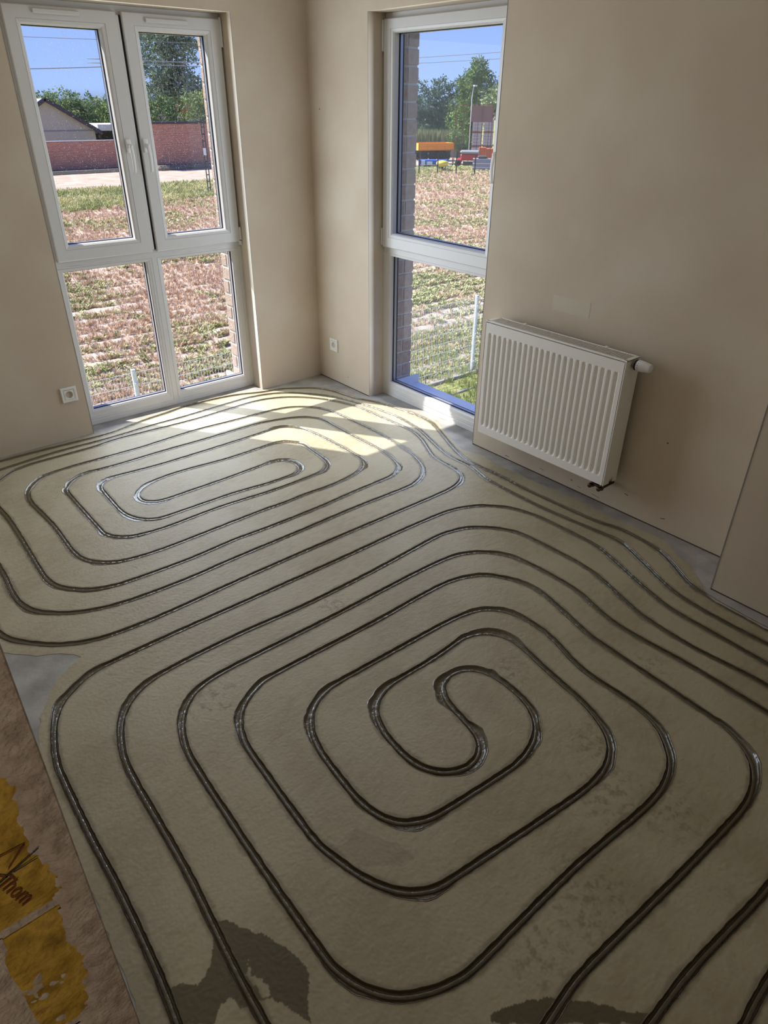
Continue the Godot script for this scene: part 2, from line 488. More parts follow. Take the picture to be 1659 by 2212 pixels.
func bricks(a: Color, b: Color, joint: Color) -> StandardMaterial3D:   # far brickwork whose bricks are a few pixels: 3 m x 1.5 m of wall
	var w := 512
	var h := 256
	var im := Image.create(w, h, false, Image.FORMAT_RGB8)
	var r := RandomNumberGenerator.new()
	r.seed = 4
	im.fill(joint)
	for row in 20:
		var y := int(row * h / 20.0)
		for k in 13:
			var x := int((k - (0.5 if row % 2 else 0.0)) * w / 12.0)
			im.fill_rect(Rect2i(x + 2, y + 2, w / 12 - 3, h / 20 - 3), a.lerp(b, r.randf()))
	var m := plain(Color.WHITE, 0.9)
	m.albedo_texture = ImageTexture.create_from_image(im)
	m.uv1_triplanar = true
	m.uv1_world_triplanar = true
	m.uv1_scale = Vector3(1.0 / 3.0, 1.0 / 1.5, 1.0 / 3.0)
	return m


# ---------------------------------------------------------------- the room

func boxes(called: String, list: Array, material: Material, parent: Node, bevel := 0.0) -> MeshInstance3D:
	var st := begin()
	for b in list:
		box(st, b[0], b[1], bevel)
	return made(called, st, material, parent)


func room() -> void:
	var w := structure("wall_left", "pale beige plastered wall holding the tall double window", "wall")
	boxes("plaster", [[Vector3(-0.19, -0.3, -0.19), Vector3(0, 2.6, 0.488)], [Vector3(-0.19, -0.3, 1.644), Vector3(0, 2.6, 2.94)], [Vector3(-0.19, 2.103, 0.488), Vector3(0, 2.6, 1.644)], [Vector3(-0.19, -0.3, 0.488), Vector3(0, -0.02, 1.644)]], M.plaster, w)
	boxes("corner_bead", [[Vector3(-0.001, 0, 0.4865), Vector3(0.0012, 2.1, 0.4885)], [Vector3(-0.001, 0, 1.6435), Vector3(0.0012, 2.1, 1.6455)]], M.grey, w)
	w = structure("wall_right", "pale beige plastered wall with the narrow window and the white radiator", "wall")
	boxes("plaster", [[Vector3(0, -0.3, -0.19), Vector3(0.562, 2.6, 0)], [Vector3(1.517, -0.3, -0.19), Vector3(5.1, 2.6, 0)], [Vector3(0.562, 2.1, -0.19), Vector3(1.517, 2.6, 0)], [Vector3(0.562, -0.3, -0.19), Vector3(1.517, -0.02, 0)]], M.plaster, w)
	boxes("corner_bead", [[Vector3(0.5605, 0, -0.001), Vector3(0.5625, 2.1, 0.0012)], [Vector3(1.5165, 0, -0.001), Vector3(1.5185, 2.1, 0.0012)]], M.grey, w)
	boxes("filler_patch", [[Vector3(1.95, 0.86, -0.001), Vector3(2.16, 0.93, 0.0006)]], M.plaster_patch, w)
	w = structure("wall_pier", "beige plastered projecting wall pier at the right edge", "wall")
	boxes("plaster", [[Vector3(3.1, -0.3, -0.05), Vector3(5.1, 2.6, 0.249)]], M.plaster, w)
	boxes("corner_bead", [[Vector3(3.0985, 0.0, 0.2475), Vector3(3.1012, 2.6, 0.2505)]], M.grey, w)
	var marks := [[2.02, 0.035, 0.03, 0.002, -0.1], [2.21, 0.05, 0.012, 0.004, -0.4], [2.26, 0.03, 0.02, 0.002, -0.2], [2.36, 0.022, 0.05, 0.002, -0.1], [1.78, 0.02, 0.03, 0.003, 0.0], [2.52, 0.10, 0.02, 0.003, -0.2], [2.72, 0.06, 0.022, 0.003, 0.3], [3.03, 0.075, 0.018, 0.003, -0.5], [3.04, 0.045, 0.014, 0.003, -0.5], [2.66, 0.42, 0.006, 0.006, 0.0], [0.10, 1.66, 0.007, 0.007, 0.0], [0.33, 0.07, 0.01, 0.003, 0.6]]
	for e in marks:
		var st := begin()
		box(st, Vector3(-e[2] / 2.0, -e[3] / 2.0, -0.001), Vector3(e[2] / 2.0, e[3] / 2.0, 0.0004), 0.0, Transform3D(Basis(Vector3.BACK, e[4]), Vector3(e[0], e[1], 0.0 if e[0] < 3.1 else 0.249)))
		made("scuff_mark", st, M.scuff, w)
	boxes("floor_joint", [[Vector3(1.52, -0.002, -0.001), Vector3(3.1, 0.004, 0.0012)], [Vector3(0.0, -0.002, -0.001), Vector3(0.56, 0.004, 0.0012)], [Vector3(3.1, -0.002, 0.248), Vector3(4.9, 0.004, 0.2502)]], M.scuff, w)
	w = structure("wall_back", "plastered wall beside the doorway, behind the viewpoint", "wall")
	boxes("plaster", [[Vector3(-0.19, -0.3, 2.69), Vector3(3.30, 2.6, 2.94)], [Vector3(4.35, -0.3, 2.69), Vector3(5.1, 2.6, 2.94)], [Vector3(3.30, 2.1, 2.69), Vector3(4.35, 2.6, 2.94)]], M.plaster, w)
	w = structure("wall_far", "plastered end wall out of view on the right", "wall")
	boxes("plaster", [[Vector3(4.9, -0.3, 0.2), Vector3(5.1, 2.6, 2.8)]], M.plaster, w)
	w = structure("wall_hall", "plain plastered walls of the hall behind the doorway", "wall")
	boxes("plaster", [[Vector3(2.3, -0.3, 2.94), Vector3(2.5, 2.6, 4.6)], [Vector3(5.1, -0.3, 2.94), Vector3(5.3, 2.6, 4.6)], [Vector3(2.3, -0.3, 4.4), Vector3(5.3, 2.6, 4.6)]], M.plaster, w)
	var lamp := thing("wall_lamp", "square warm wall lamp in the hall behind the doorway, out of view", "lamp", Vector3(5.1, 1.5, 3.2), -PI / 2)
	boxes("housing", [[Vector3(-0.2, -0.2, 0.0), Vector3(0.2, 0.2, 0.04)]], M.pvc, lamp, 0.01)
	boxes("diffuser", [[Vector3(-0.18, -0.18, 0.04), Vector3(0.18, 0.18, 0.05)]], M.lamp_glow, lamp)
	var glow := AreaLight3D.new()
	glow.name = "hall_light"
	glow.area_size = Vector2(0.36, 0.36)
	glow.light_color = Color(1.0, 0.96, 0.90)
	glow.light_energy = HALL
	glow.area_range = 8.0
	glow.area_attenuation = 2.0
	glow.shadow_enabled = true
	glow.position = Vector3(0, 0, 0.055)
	glow.rotation.y = PI
	lamp.add_child(glow)
	w = structure("ceiling", "flat white plastered ceiling over the room and hall", "ceiling")
	boxes("slab", [[Vector3(-0.3, 2.6, -0.3), Vector3(5.3, 2.85, 4.6)]], M.ceiling, w)


func skim_material(loops: Array) -> StandardMaterial3D:
	# Colour of the smoothed skim coat: damp stains, dirt and the moist rim along each groove, 3 mm a pixel.
	var w := 1536
	var h := 1152
	var sx := 4.6 / w
	var damp := PackedFloat32Array()
	damp.resize(w * h)
	for loop in loops:
		for p in loop:
			var reach := 0.019 + 0.008 * noise.get_noise_2d(p.x * 9.0, p.y * 9.0)
			var cx := int((p.x + 0.15) / sx)
			var cy := int((p.y + 0.15) / sx)
			for dy in range(-13, 14):
				for dx in range(-13, 14):
					var px := cx + dx
					var py := cy + dy
					if px < 0 or py < 0 or px >= w or py >= h:
						continue
					var far := sqrt(dx * dx + dy * dy) * sx
					var d := clampf((reach + 0.004 - far) / 0.008, 0.0, 1.0)
					if d > damp[py * w + px]:
						damp[py * w + px] = d
	var stains := [[points(STAIN_A), 1.0], [points(STAIN_B), 1.0], [points(STAIN_C), 0.16]]
	var island := points(STAIN_ISLAND)
	var dirt := [Vector3(3.41, 1.40, 0.16), Vector3(3.28, 1.29, 0.12), Vector3(3.55, 1.70, 0.16), Vector3(3.55, 1.90, 0.12), Vector3(3.19, 0.86, 0.10), Vector3(3.53, 1.31, 0.14), Vector3(2.35, 2.1, 0.15), Vector3(2.2, 1.5, 0.1), Vector3(2.9, 1.25, 0.1)]
	var data := PackedByteArray()
	data.resize(w * h * 3)
	var dry := Color("a69b82")
	var pale := Color("b0a68e")
	var dim := Color("998d73")
	var wet := Color("5e553f")
	for y in h:
		var z := (y + 0.5) * sx - 0.15
		for x in w:
			var u := (x + 0.5) * sx - 0.15
			var n := noise.get_noise_2d(u * 2.2, z * 2.2)
			var f := noise.get_noise_2d(u * 38.0, z * 14.0)
			var c := dry.lerp(pale, clampf(n * 0.9 + 0.35, 0.0, 1.0)).lerp(dim, clampf(f * 0.55 + 0.1 - n * 0.6, 0.0, 0.8))
			var i := y * w + x
			var k := damp[i] * 0.42
			if z > 1.7 or u > 2.9:
				var q := Vector2(u + 0.009 * noise.get_noise_2d(u * 22.0, z * 22.0), z + 0.009 * noise.get_noise_2d(u * 22.0 + 90.0, z * 22.0))
				if q.x > 2.95 and q.y > 1.75:
					for s in stains:
						if Geometry2D.is_point_in_polygon(q, s[0]) and not Geometry2D.is_point_in_polygon(q, island):
							k = maxf(k, s[1])
			for s in dirt:
				var far: float = Vector2(u - s.x, z - s.y).length() / s.z
				if far < 1.0:
					k = maxf(k, clampf((noise.get_noise_2d(u * 26.0, z * 26.0) + 0.5 * noise.get_noise_2d(u * 80.0, z * 80.0) + 0.05 - far * 0.3) * 0.9, 0.0, 0.38) * (1.0 - far * far))
			c = c.lerp(wet, k)
			i *= 3
			data[i] = int(c.r * 255.0)
			data[i + 1] = int(c.g * 255.0)
			data[i + 2] = int(c.b * 255.0)
	var m := plain(Color.WHITE, 0.56, 0.42)
	m.albedo_texture = ImageTexture.create_from_image(Image.create_from_data(w, h, false, Image.FORMAT_RGB8, data))
	m.texture_repeat = false
	m.heightmap_enabled = true
	var streaks := Image.create(1024, 768, false, Image.FORMAT_L8)
	for y in 768:
		for x in 1024:
			var swing := noise.get_noise_2d(x * 0.004, y * 0.004) * 2.0
			var along := x * cos(swing) + y * sin(swing)
			var across := y * cos(swing) - x * sin(swing)
			var v := 0.5 + 0.35 * noise.get_noise_2d(along * 0.03, across * 0.5) + 0.15 * noise.get_noise_2d(x * 0.35, y * 0.35)
			streaks.set_pixel(x, y, Color(v, v, v))
	m.heightmap_texture = ImageTexture.create_from_image(streaks)
	m.heightmap_scale = 0.25
	return m


func smooth_path(list: Array) -> PackedVector2Array:   # even steps of 12 mm along a rounded line through the listed points
	var p := points(list)
	var fine := PackedVector2Array()
	for i in p.size() - 1:
		var a := p[maxi(i - 1, 0)]
		var d := p[mini(i + 2, p.size() - 1)]
		var steps := maxi(1, int(p[i].distance_to(p[i + 1]) / 0.006))
		for k in steps:
			fine.append(p[i].cubic_interpolate(p[i + 1], a, d, float(k) / steps))
	fine.append(p[p.size() - 1])
	var even := PackedVector2Array([fine[0]])
	var owed := 0.0
	for i in range(1, fine.size()):
		owed += fine[i].distance_to(fine[i - 1])
		if owed >= 0.012:
			even.append(fine[i])
			owed = 0.0
	for pass_number in 3:
		for i in range(1, even.size() - 1):
			even[i] = (even[i - 1] + even[i] * 2.0 + even[i + 1]) / 4.0
	return even


func groove_edges(path: PackedVector2Array, salt: float) -> Array:   # left and right lips; filler is dragged wide on the outside of bends
	var bend := PackedFloat32Array()
	bend.resize(path.size())
	for i in range(4, path.size() - 4):
		bend[i] = clampf((path[i] - path[i - 4]).angle_to(path[i + 4] - path[i]) / 0.048, -14.0, 14.0)
	for pass_number in 10:
		for i in range(1, path.size() - 1):
			bend[i] = (bend[i - 1] + bend[i] * 2.0 + bend[i + 1]) / 4.0
	var left := PackedVector2Array()
	var right := PackedVector2Array()
	var centre := PackedVector2Array()
	for i in path.size():
		var t := (path[mini(i + 1, path.size() - 1)] - path[maxi(i - 1, 0)]).normalized()
		var n := Vector2(-t.y, t.x)
		var p := path[i]
		var wide := clampf((absf(bend[i]) - 2.5) * 0.005, 0.0, 0.021) * (0.6 + 0.9 * noise.get_noise_2d(p.x * 5.0 + salt, p.y * 5.0))
		var l := 0.0125 + 0.0028 * noise.get_noise_2d(p.x * 24.0, p.y * 24.0 + salt) + (wide if bend[i] < 0.0 else 0.0)
		var r := 0.0125 + 0.0028 * noise.get_noise_2d(p.x * 24.0 + 50.0, p.y * 24.0 + salt) + (wide if bend[i] > 0.0 else 0.0)
		left.append(p + n * l)
		right.append(p - n * r)
		centre.append(p)
	return [left, right, centre]


func floor_and_loops() -> void:
	var node := structure("floor", "grey-brown skimmed concrete floor with heating grooves cut in it", "floor")
	var loops := [smooth_path(LOOP_BY_WINDOWS), smooth_path(LOOP_FOREGROUND)]
	var edges := [groove_edges(loops[0], 3.0), groove_edges(loops[1], 71.0)]
	var skim := points(SKIM_EDGE)
	var fine := PackedVector2Array()      # the ragged edge of the skim coat
	for i in skim.size():
		var a := skim[i]
		var b := skim[(i + 1) % skim.size()]
		var steps := maxi(1, int(a.distance_to(b) / 0.02))
		for k in steps:
			var q := a.lerp(b, float(k) / steps)
			fine.append(q + Vector2(noise.get_noise_2d(q.x * 14.0, q.y * 14.0), noise.get_noise_2d(q.x * 14.0 + 40.0, q.y * 14.0)) * 0.008)
	skim = fine
	var outline := PackedVector2Array([Vector2(0, 0), Vector2(0.562, 0), Vector2(0.562, -0.12), Vector2(1.517, -0.12), Vector2(1.517, 0), Vector2(3.1, 0), Vector2(3.1, 0.249), Vector2(4.9, 0.249), Vector2(4.9, 2.69), Vector2(4.35, 2.69), Vector2(4.35, 3.2), Vector2(3.4, 3.2), Vector2(3.4, 2.69), Vector2(0, 2.69), Vector2(0, 1.644), Vector2(-0.125, 1.644), Vector2(-0.125, 0.488), Vector2(0, 0.488)])
	# which stretches of which groove run through which tile of 12 cm
	var size := 0.12
	var crossing := {}
	for g in 2:
		var centre: PackedVector2Array = edges[g][2]
		for i in centre.size():
			for ox in [-0.034, 0.034]:
				for oz in [-0.034, 0.034]:
					var key := Vector2i(floori((centre[i].x + ox) / size), floori((centre[i].y + oz) / size))
					if not crossing.has(key):
						crossing[key] = [{}, {}]
					crossing[key][g][i] = true
	var coat := begin()
	var bare := begin()
	for tx in range(-2, 42):
		for tz in range(-2, 28):
			var tile := PackedVector2Array([Vector2(tx, tz) * size, Vector2(tx + 1, tz) * size, Vector2(tx + 1, tz + 1) * size, Vector2(tx, tz + 1) * size])
			for room_piece in Geometry2D.intersect_polygons(tile, outline):
				for piece in Geometry2D.clip_polygons(room_piece, skim):
					flat(bare, piece, -0.0014)
				var pieces: Array = Geometry2D.intersect_polygons(room_piece, skim)
				var key := Vector2i(tx, tz)
				if crossing.has(key):
					for g in 2:
						var ids: Array = crossing[key][g].keys()
						ids.sort()
						var from := 0
						while from < ids.size():
							var to := from
							while to + 1 < ids.size() and ids[to + 1] - ids[to] <= 2:
								to += 1
							var strip := PackedVector2Array()
							var first := maxi(ids[from] - 2, 0)
							var last := mini(ids[to] + 2, edges[g][0].size() - 1)
							for i in range(first, last + 1):
								strip.append(edges[g][0][i])
							for i in range(last, first - 1, -1):
								strip.append(edges[g][1][i])
							var rest := []
							for p in pieces:
								rest.append_array(Geometry2D.clip_polygons(p, strip))
							pieces = rest
							from = to + 1
				for p in pieces:
					flat(coat, p, 0.0)
	for i in skim.size():
		var a := skim[i]
		var b := skim[(i + 1) % skim.size()]
		coat.set_uv(floor_uv(a))
		quad(coat, Vector3(a.x, 0, a.y), Vector3(b.x, 0, b.y), Vector3(b.x, -0.017, b.y), Vector3(a.x, -0.017, a.y), Vector3(2, 0, 1.3))
	part("skim_coat", finish(coat), skim_material(loops), node, "smooth greyish brown levelling coat")
	part("bare_concrete", finish(bare), M.concrete, node, "bare grey concrete strip along the walls")
	boxes("concrete_slab", [[Vector3(-0.19, -0.3, -0.19), Vector3(5.1, -0.018, 4.6)]], M.slab, node)
	boxes("hall_floor", [[Vector3(2.4, -0.018, 3.2), Vector3(5.1, -0.0014, 4.5)]], M.concrete, node)
	var labels := ["underfloor heating pipe loop in a wet groove, rectangular spiral by the windows and corner", "underfloor heating pipe loop in a wet groove, square spiral in the foreground"]
	for g in 2:
		var t := thing("heating_pipe_loop", labels[g], "heating pipe", Vector3.ZERO, 0.0, "")
		channel(t, edges[g])


func floor_uv(p: Vector2) -> Vector2:
	return Vector2((p.x + 0.15) / 4.6, (p.y + 0.15) / 3.45)


func flat(st: SurfaceTool, polygon: PackedVector2Array, y: float) -> void:
	var ids := Geometry2D.triangulate_polygon(polygon)
	for k in ids.size() / 3:
		var a := polygon[ids[3 * k]]
		var b := polygon[ids[3 * k + 1]]
		var c := polygon[ids[3 * k + 2]]
		if (b - a).cross(c - a) < 0.0:
			var keep := b
			b = c
			c = keep
		for v in [a, b, c]:      # clockwise seen from above
			st.set_uv(floor_uv(v))
			st.add_vertex(Vector3(v.x, y, v.y))


func channel(t: Node, edge: Array) -> void:
	# Cross-section from the left lip over the pipe's crown to the right lip: [0 = left lip, 1 = centre, 2 = right lip; depth in mm]
	var left: PackedVector2Array = edge[0]
	var right: PackedVector2Array = edge[1]
	var centre: PackedVector2Array = edge[2]
	var sides := [[[0.0, 0.0], [0.03, -0.9], [0.07, -0.7], [0.11, 2.0], [0.18, 7.5], [0.32, 11.0], [0.48, 11.0]], [[1.52, 11.0], [1.68, 11.0], [1.82, 7.5], [1.89, 2.0], [1.93, -0.7], [1.97, -0.9], [2.0, 0.0]]]
	var bed := begin(true)
	for side in sides:
		ribbon(bed, left, right, centre, side)
	made("groove", bed, M.groove, t, "wet dark filler lining the groove")
	var crown := begin(true)
	ribbon(crown, left, right, centre, [[0.48, 11.0], [0.55, 8.0], [0.66, 5.9], [0.80, 4.9], [1.0, 4.6], [1.20, 4.9], [1.34, 5.9], [1.45, 8.0], [1.52, 11.0]])
	made("pipe", crown, M.wet_pipe, t, "filler-coated crown of the pipe")


func ribbon(st: SurfaceTool, left: PackedVector2Array, right: PackedVector2Array, centre: PackedVector2Array, section: Array) -> void:
	var rows := []
	for i in centre.size():
		var row := PackedVector3Array()
		var pl := (left[i] - centre[i]).normalized() * 0.0125
		# the grooves near the windows are filled higher than those in the foreground
		var full := clampf(0.46 + (centre[i].x - 1.5) * 0.30 + (centre[i].y - 1.2) * 0.16, 0.42, 1.0)
		var rough := 0.0007 * noise.get_noise_2d(centre[i].x * 60.0, centre[i].y * 60.0)
		for e in section:
			var s: float = e[0]
			var p: Vector2
			# the pipe keeps its width while the lips wander
			if s < 0.48:
				p = left[i].lerp(centre[i] + pl * 0.52, s / 0.48)
			elif s > 1.52:
				p = right[i].lerp(centre[i] - pl * 0.52, (2.0 - s) / 0.48)
			else:
				p = centre[i] + pl * (1.0 - s)
			var lip: bool = e[1] == 0.0
			row.append(Vector3(p.x, 0.0 if lip else -e[1] / 1000.0 * (full if e[1] > 0.0 else 1.0) + rough, p.y))
		rows.append(row)
	for i in rows.size() - 1:
		for k in section.size() - 1:
			quad(st, rows[i][k], rows[i + 1][k], rows[i + 1][k + 1], rows[i][k + 1], rows[i][k] - Vector3(0, 0.2, 0))


# ---------------------------------------------------------------- windows

func pane_set(parent: Node, glass_opening: Rect2, z: float) -> void:   # glass, its dark seals and the bright spacer between the two panes
	var grown := glass_opening.grow(0.02)
	var st := begin()
	quad(st, Vector3(grown.position.x, grown.position.y, z), Vector3(grown.end.x, grown.position.y, z), Vector3(grown.end.x, grown.end.y, z), Vector3(grown.position.x, grown.end.y, z), Vector3(0, 1, z - 1))
	made("pane", st, M.glass, parent, "clear glass pane")
	st = begin()
	ring(st, glass_opening.grow(0.012), glass_opening, [[0.0, 0.0, z + 0.001], [0.0, 0.0, z + 0.006], [1.0, 0.002, z + 0.005], [1.0, 0.004, z + 0.001]])
	ring(st, glass_opening.grow(0.012), glass_opening, [[0.0, 0.0, z - 0.022], [1.0, 0.003, z - 0.022], [1.0, 0.003, z - 0.030], [0.0, 0.0, z - 0.03]])
	made("seal", st, M.gasket, parent)
	st = begin()
	ring(st, glass_opening.grow(0.012), glass_opening, [[0.0, 0.0, z - 0.003], [1.0, 0.004, z - 0.003], [1.0, 0.004, z - 0.020], [0.0, 0.0, z - 0.02]])
	made("spacer", st, M.spacer, parent)


func casement(parent: Node, outer: Rect2, glass: Rect2, called: String) -> Node3D:
	var front := -0.096
	var st := begin()
	ring(st, outer, glass, [[0.0, 0.0, -0.16], [0.0, 0.0, front - 0.004], [0.0, 0.004, front], [0.70, 0.0, front], [0.705, 0.0, front - 0.0025], [0.73, 0.0, front - 0.0025], [0.735, 0.0, front - 0.001], [0.90, 0.0, front - 0.004], [1.0, -0.001, front - 0.012], [1.0, 0.0, -0.142]])
	ring(st, outer, glass, [[1.0, 0.001, -0.172], [0.9, 0.0, -0.182], [0.1, 0.0, -0.182], [0.1, 0.0, -0.15]])
	var sash := made(called, st, M.pvc, parent)
	pane_set(sash, glass, -0.142)
	return sash


func fixed_light(parent: Node, outer: Rect2, glass: Rect2) -> void:
	var front := -0.118
	var st := begin()
	ring(st, outer, glass, [[0.0, 0.0, -0.185], [0.0, 0.0, front], [0.30, 0.0, front], [0.32, 0.0, front - 0.002], [0.36, 0.0, front - 0.002], [0.38, 0.0, front], [0.62, 0.0, front - 0.001], [0.64, 0.0, front - 0.0025], [0.88, 0.0, front - 0.004], [1.0, -0.001, front - 0.012], [1.0, 0.0, -0.150]])
	ring(st, outer, glass, [[1.0, 0.001, -0.176], [0.8, 0.0, -0.186], [0.0, 0.0, -0.186]])
	var f := made("frame", st, M.pvc, parent)
	pane_set(f, glass, -0.148)


func handle(parent: Node, at: Vector3) -> void:   # at: the rose's middle on the sash face; the lever hangs down
	var st := begin()
	box(st, at + Vector3(-0.0145, -0.034, -0.001), at + Vector3(0.0145, 0.034, 0.010), 0.005)
	var h := made("handle", st, M.handle, parent, "white turning handle, lever down")
	st = begin(true)
	lathe(st, [Vector2(0.011, 0.0), Vector2(0.0105, 0.03), Vector2(0.006, 0.036), Vector2(0.0, 0.037)], 14, Transform3D(Basis(Vector3.RIGHT, PI / 2), at + Vector3(0, 0, 0.008)))
	var p := []
	for k in 9:
		var s := k / 8.0
		p.append(at + Vector3(0, 0.008 - 0.135 * s, 0.033 + 0.012 * sin(s * PI * 0.9)))
	# a flat lever: an oval tube that tapers a little
	var rings := []
	for k in p.size():
		var wide := 0.0105 - 0.0025 * absf(k / 8.0 - 0.15)
		var row := []
		for j in 12:
			var a := TAU * j / 12
			row.append(p[k] + Vector3(cos(a) * wide, 0, sin(a) * 0.006))
		rings.append(row)
	for k in p.size() - 1:
		for j in 12:
			quad(st, rings[k][j], rings[k][(j + 1) % 12], rings[k + 1][(j + 1) % 12], rings[k + 1][j], (p[k] + p[k + 1]) / 2.0)
	for j in range(1, 11):
		tri(st, rings[8][0], rings[8][j], rings[8][j + 1], p[4])
		tri(st, rings[0][0], rings[0][j], rings[0][j + 1], p[4])
	made("lever", st, M.handle, h)


func lump(called: String, parent: Node, lo: Vector3, hi: Vector3, bevel: float, material: Material) -> void:
	var st := begin()
	box(st, lo, hi, bevel)
	made(called, st, material, parent)


func specks(parent: Node, glass: Rect2, count: int) -> void:   # dried rain specks on the outer face of a pane
	var st := begin()
	for k in 6:
		tri(st, Vector3(0, 0, 0.25), Vector3(cos(TAU * k / 6) * 0.5, sin(TAU * k / 6), 0), Vector3(cos(TAU * (k + 1) / 6) * 0.5, sin(TAU * (k + 1) / 6), 0), Vector3(0, 0, -1))
	var places := []
	var colours := []
	for i in count:
		var y := glass.position.y + glass.size.y * rng.randf()
		var x := glass.position.x + glass.size.x * rng.randf()
		if rng.randf() < 0.5 * (y - glass.position.y) / glass.size.y:
			continue
		var size := rng.randf_range(0.0005, 0.0013)
		places.append(Transform3D(Basis(Vector3.BACK, rng.randf_range(-0.3, 0.3)).scaled(Vector3(size, size * rng.randf_range(1.0, 2.4), size)), Vector3(x, y, -0.1425)))
		colours.append(Color(0.8, 0.78, 0.74))
	scatter("rain_specks", finish(st), M.speck, parent, places, colours).set_meta("kind", "stuff")


func windows() -> void:
	# Local axes: x along the wall, z into the room, 0 at the plaster. The double window's x is minus the room's z.
	var w := structure("window_1", "white floor-length double window with two opening sashes over two fixed panes", "window", Vector3.ZERO, PI / 2)
	boxes("outer_frame", [[Vector3(-1.644, 2.062, -0.185), Vector3(-0.488, 2.103, -0.12)], [Vector3(-1.644, 0.92, -0.185), Vector3(-1.59, 2.07, -0.12)], [Vector3(-0.53, 0.92, -0.185), Vector3(-0.488, 2.07, -0.12)], [Vector3(-1.085, 0.92, -0.185), Vector3(-1.03, 2.07, -0.122)], [Vector3(-1.644, 0.915, -0.185), Vector3(-0.488, 0.955, -0.118)]], M.pvc, w, 0.002)
	boxes("cover_strip", [[Vector3(-1.0735, 0.955, -0.125), Vector3(-1.0575, 2.062, -0.101)]], M.pvc, w, 0.003)
	boxes("gap_seal", [[Vector3(-1.056, 0.955, -0.122), Vector3(-1.0435, 2.062, -0.113)]], M.gasket, w)
	fixed_light(w, Rect2(-1.644, 0.0, 0.584, 0.918), Rect2(-1.578, 0.09, 0.467, 0.798))
	fixed_light(w, Rect2(-1.060, 0.0, 0.572, 0.918), Rect2(-1.016, 0.083, 0.464, 0.805))
	var s := casement(w, Rect2(-1.602, 0.947, 0.530, 1.128), Rect2(-1.527, 1.026, 0.369, 0.973), "sash")
	handle(w, Vector3(-1.115, 1.487, -0.096))
	specks(s, Rect2(-1.527, 1.026, 0.369, 0.973), 2200)
	lump("vent_strip", s, Vector3(-1.47, 2.043, -0.097), Vector3(-1.255, 2.062, -0.083), 0.003, M.pvc)
	s = casement(w, Rect2(-1.043, 0.945, 0.543, 1.132), Rect2(-0.961, 1.025, 0.374, 0.974), "sash")
	handle(w, Vector3(-1.020, 1.487, -0.096))
	specks(s, Rect2(-0.961, 1.025, 0.374, 0.974), 4200)
	lump("vent_strip", s, Vector3(-0.925, 2.038, -0.097), Vector3(-0.69, 2.057, -0.083), 0.003, M.pvc)
	lump("hinge", s, Vector3(-0.503, 0.955, -0.118), Vector3(-0.489, 1.03, -0.088), 0.003, M.pvc)
	lump("hinge", s, Vector3(-0.503, 0.925, -0.118), Vector3(-0.489, 0.951, -0.092), 0.003, M.pvc)
	lump("hinge", s, Vector3(-0.503, 1.95, -0.118), Vector3(-0.491, 2.085, -0.093), 0.003, M.pvc)
	w = structure("window_2", "narrow white floor-length window with one opening sash over a fixed pane, beside the radiator", "window")
	boxes("outer_frame", [[Vector3(0.562, 2.055, -0.185), Vector3(1.517, 2.1, -0.12)], [Vector3(0.562, 0.92, -0.185), Vector3(0.60, 2.06, -0.12)], [Vector3(1.475, 0.92, -0.185), Vector3(1.517, 2.06, -0.12)], [Vector3(0.562, 0.915, -0.185), Vector3(1.517, 0.955, -0.118)]], M.pvc, w, 0.002)
	fixed_light(w, Rect2(0.562, 0.0, 0.955, 0.918), Rect2(0.628, 0.095, 0.824, 0.796))
	s = casement(w, Rect2(0.574, 0.945, 0.932, 1.128), Rect2(0.654, 1.027, 0.746, 0.982), "sash")
	handle(w, Vector3(1.452, 1.487, -0.096))
	lump("hinge", s, Vector3(0.563, 0.955, -0.118), Vector3(0.574, 1.05, -0.09), 0.003, M.pvc)
	lump("hinge", s, Vector3(0.563, 1.93, -0.118), Vector3(0.574, 2.07, -0.09), 0.003, M.pvc)


# ---------------------------------------------------------------- radiator and sockets

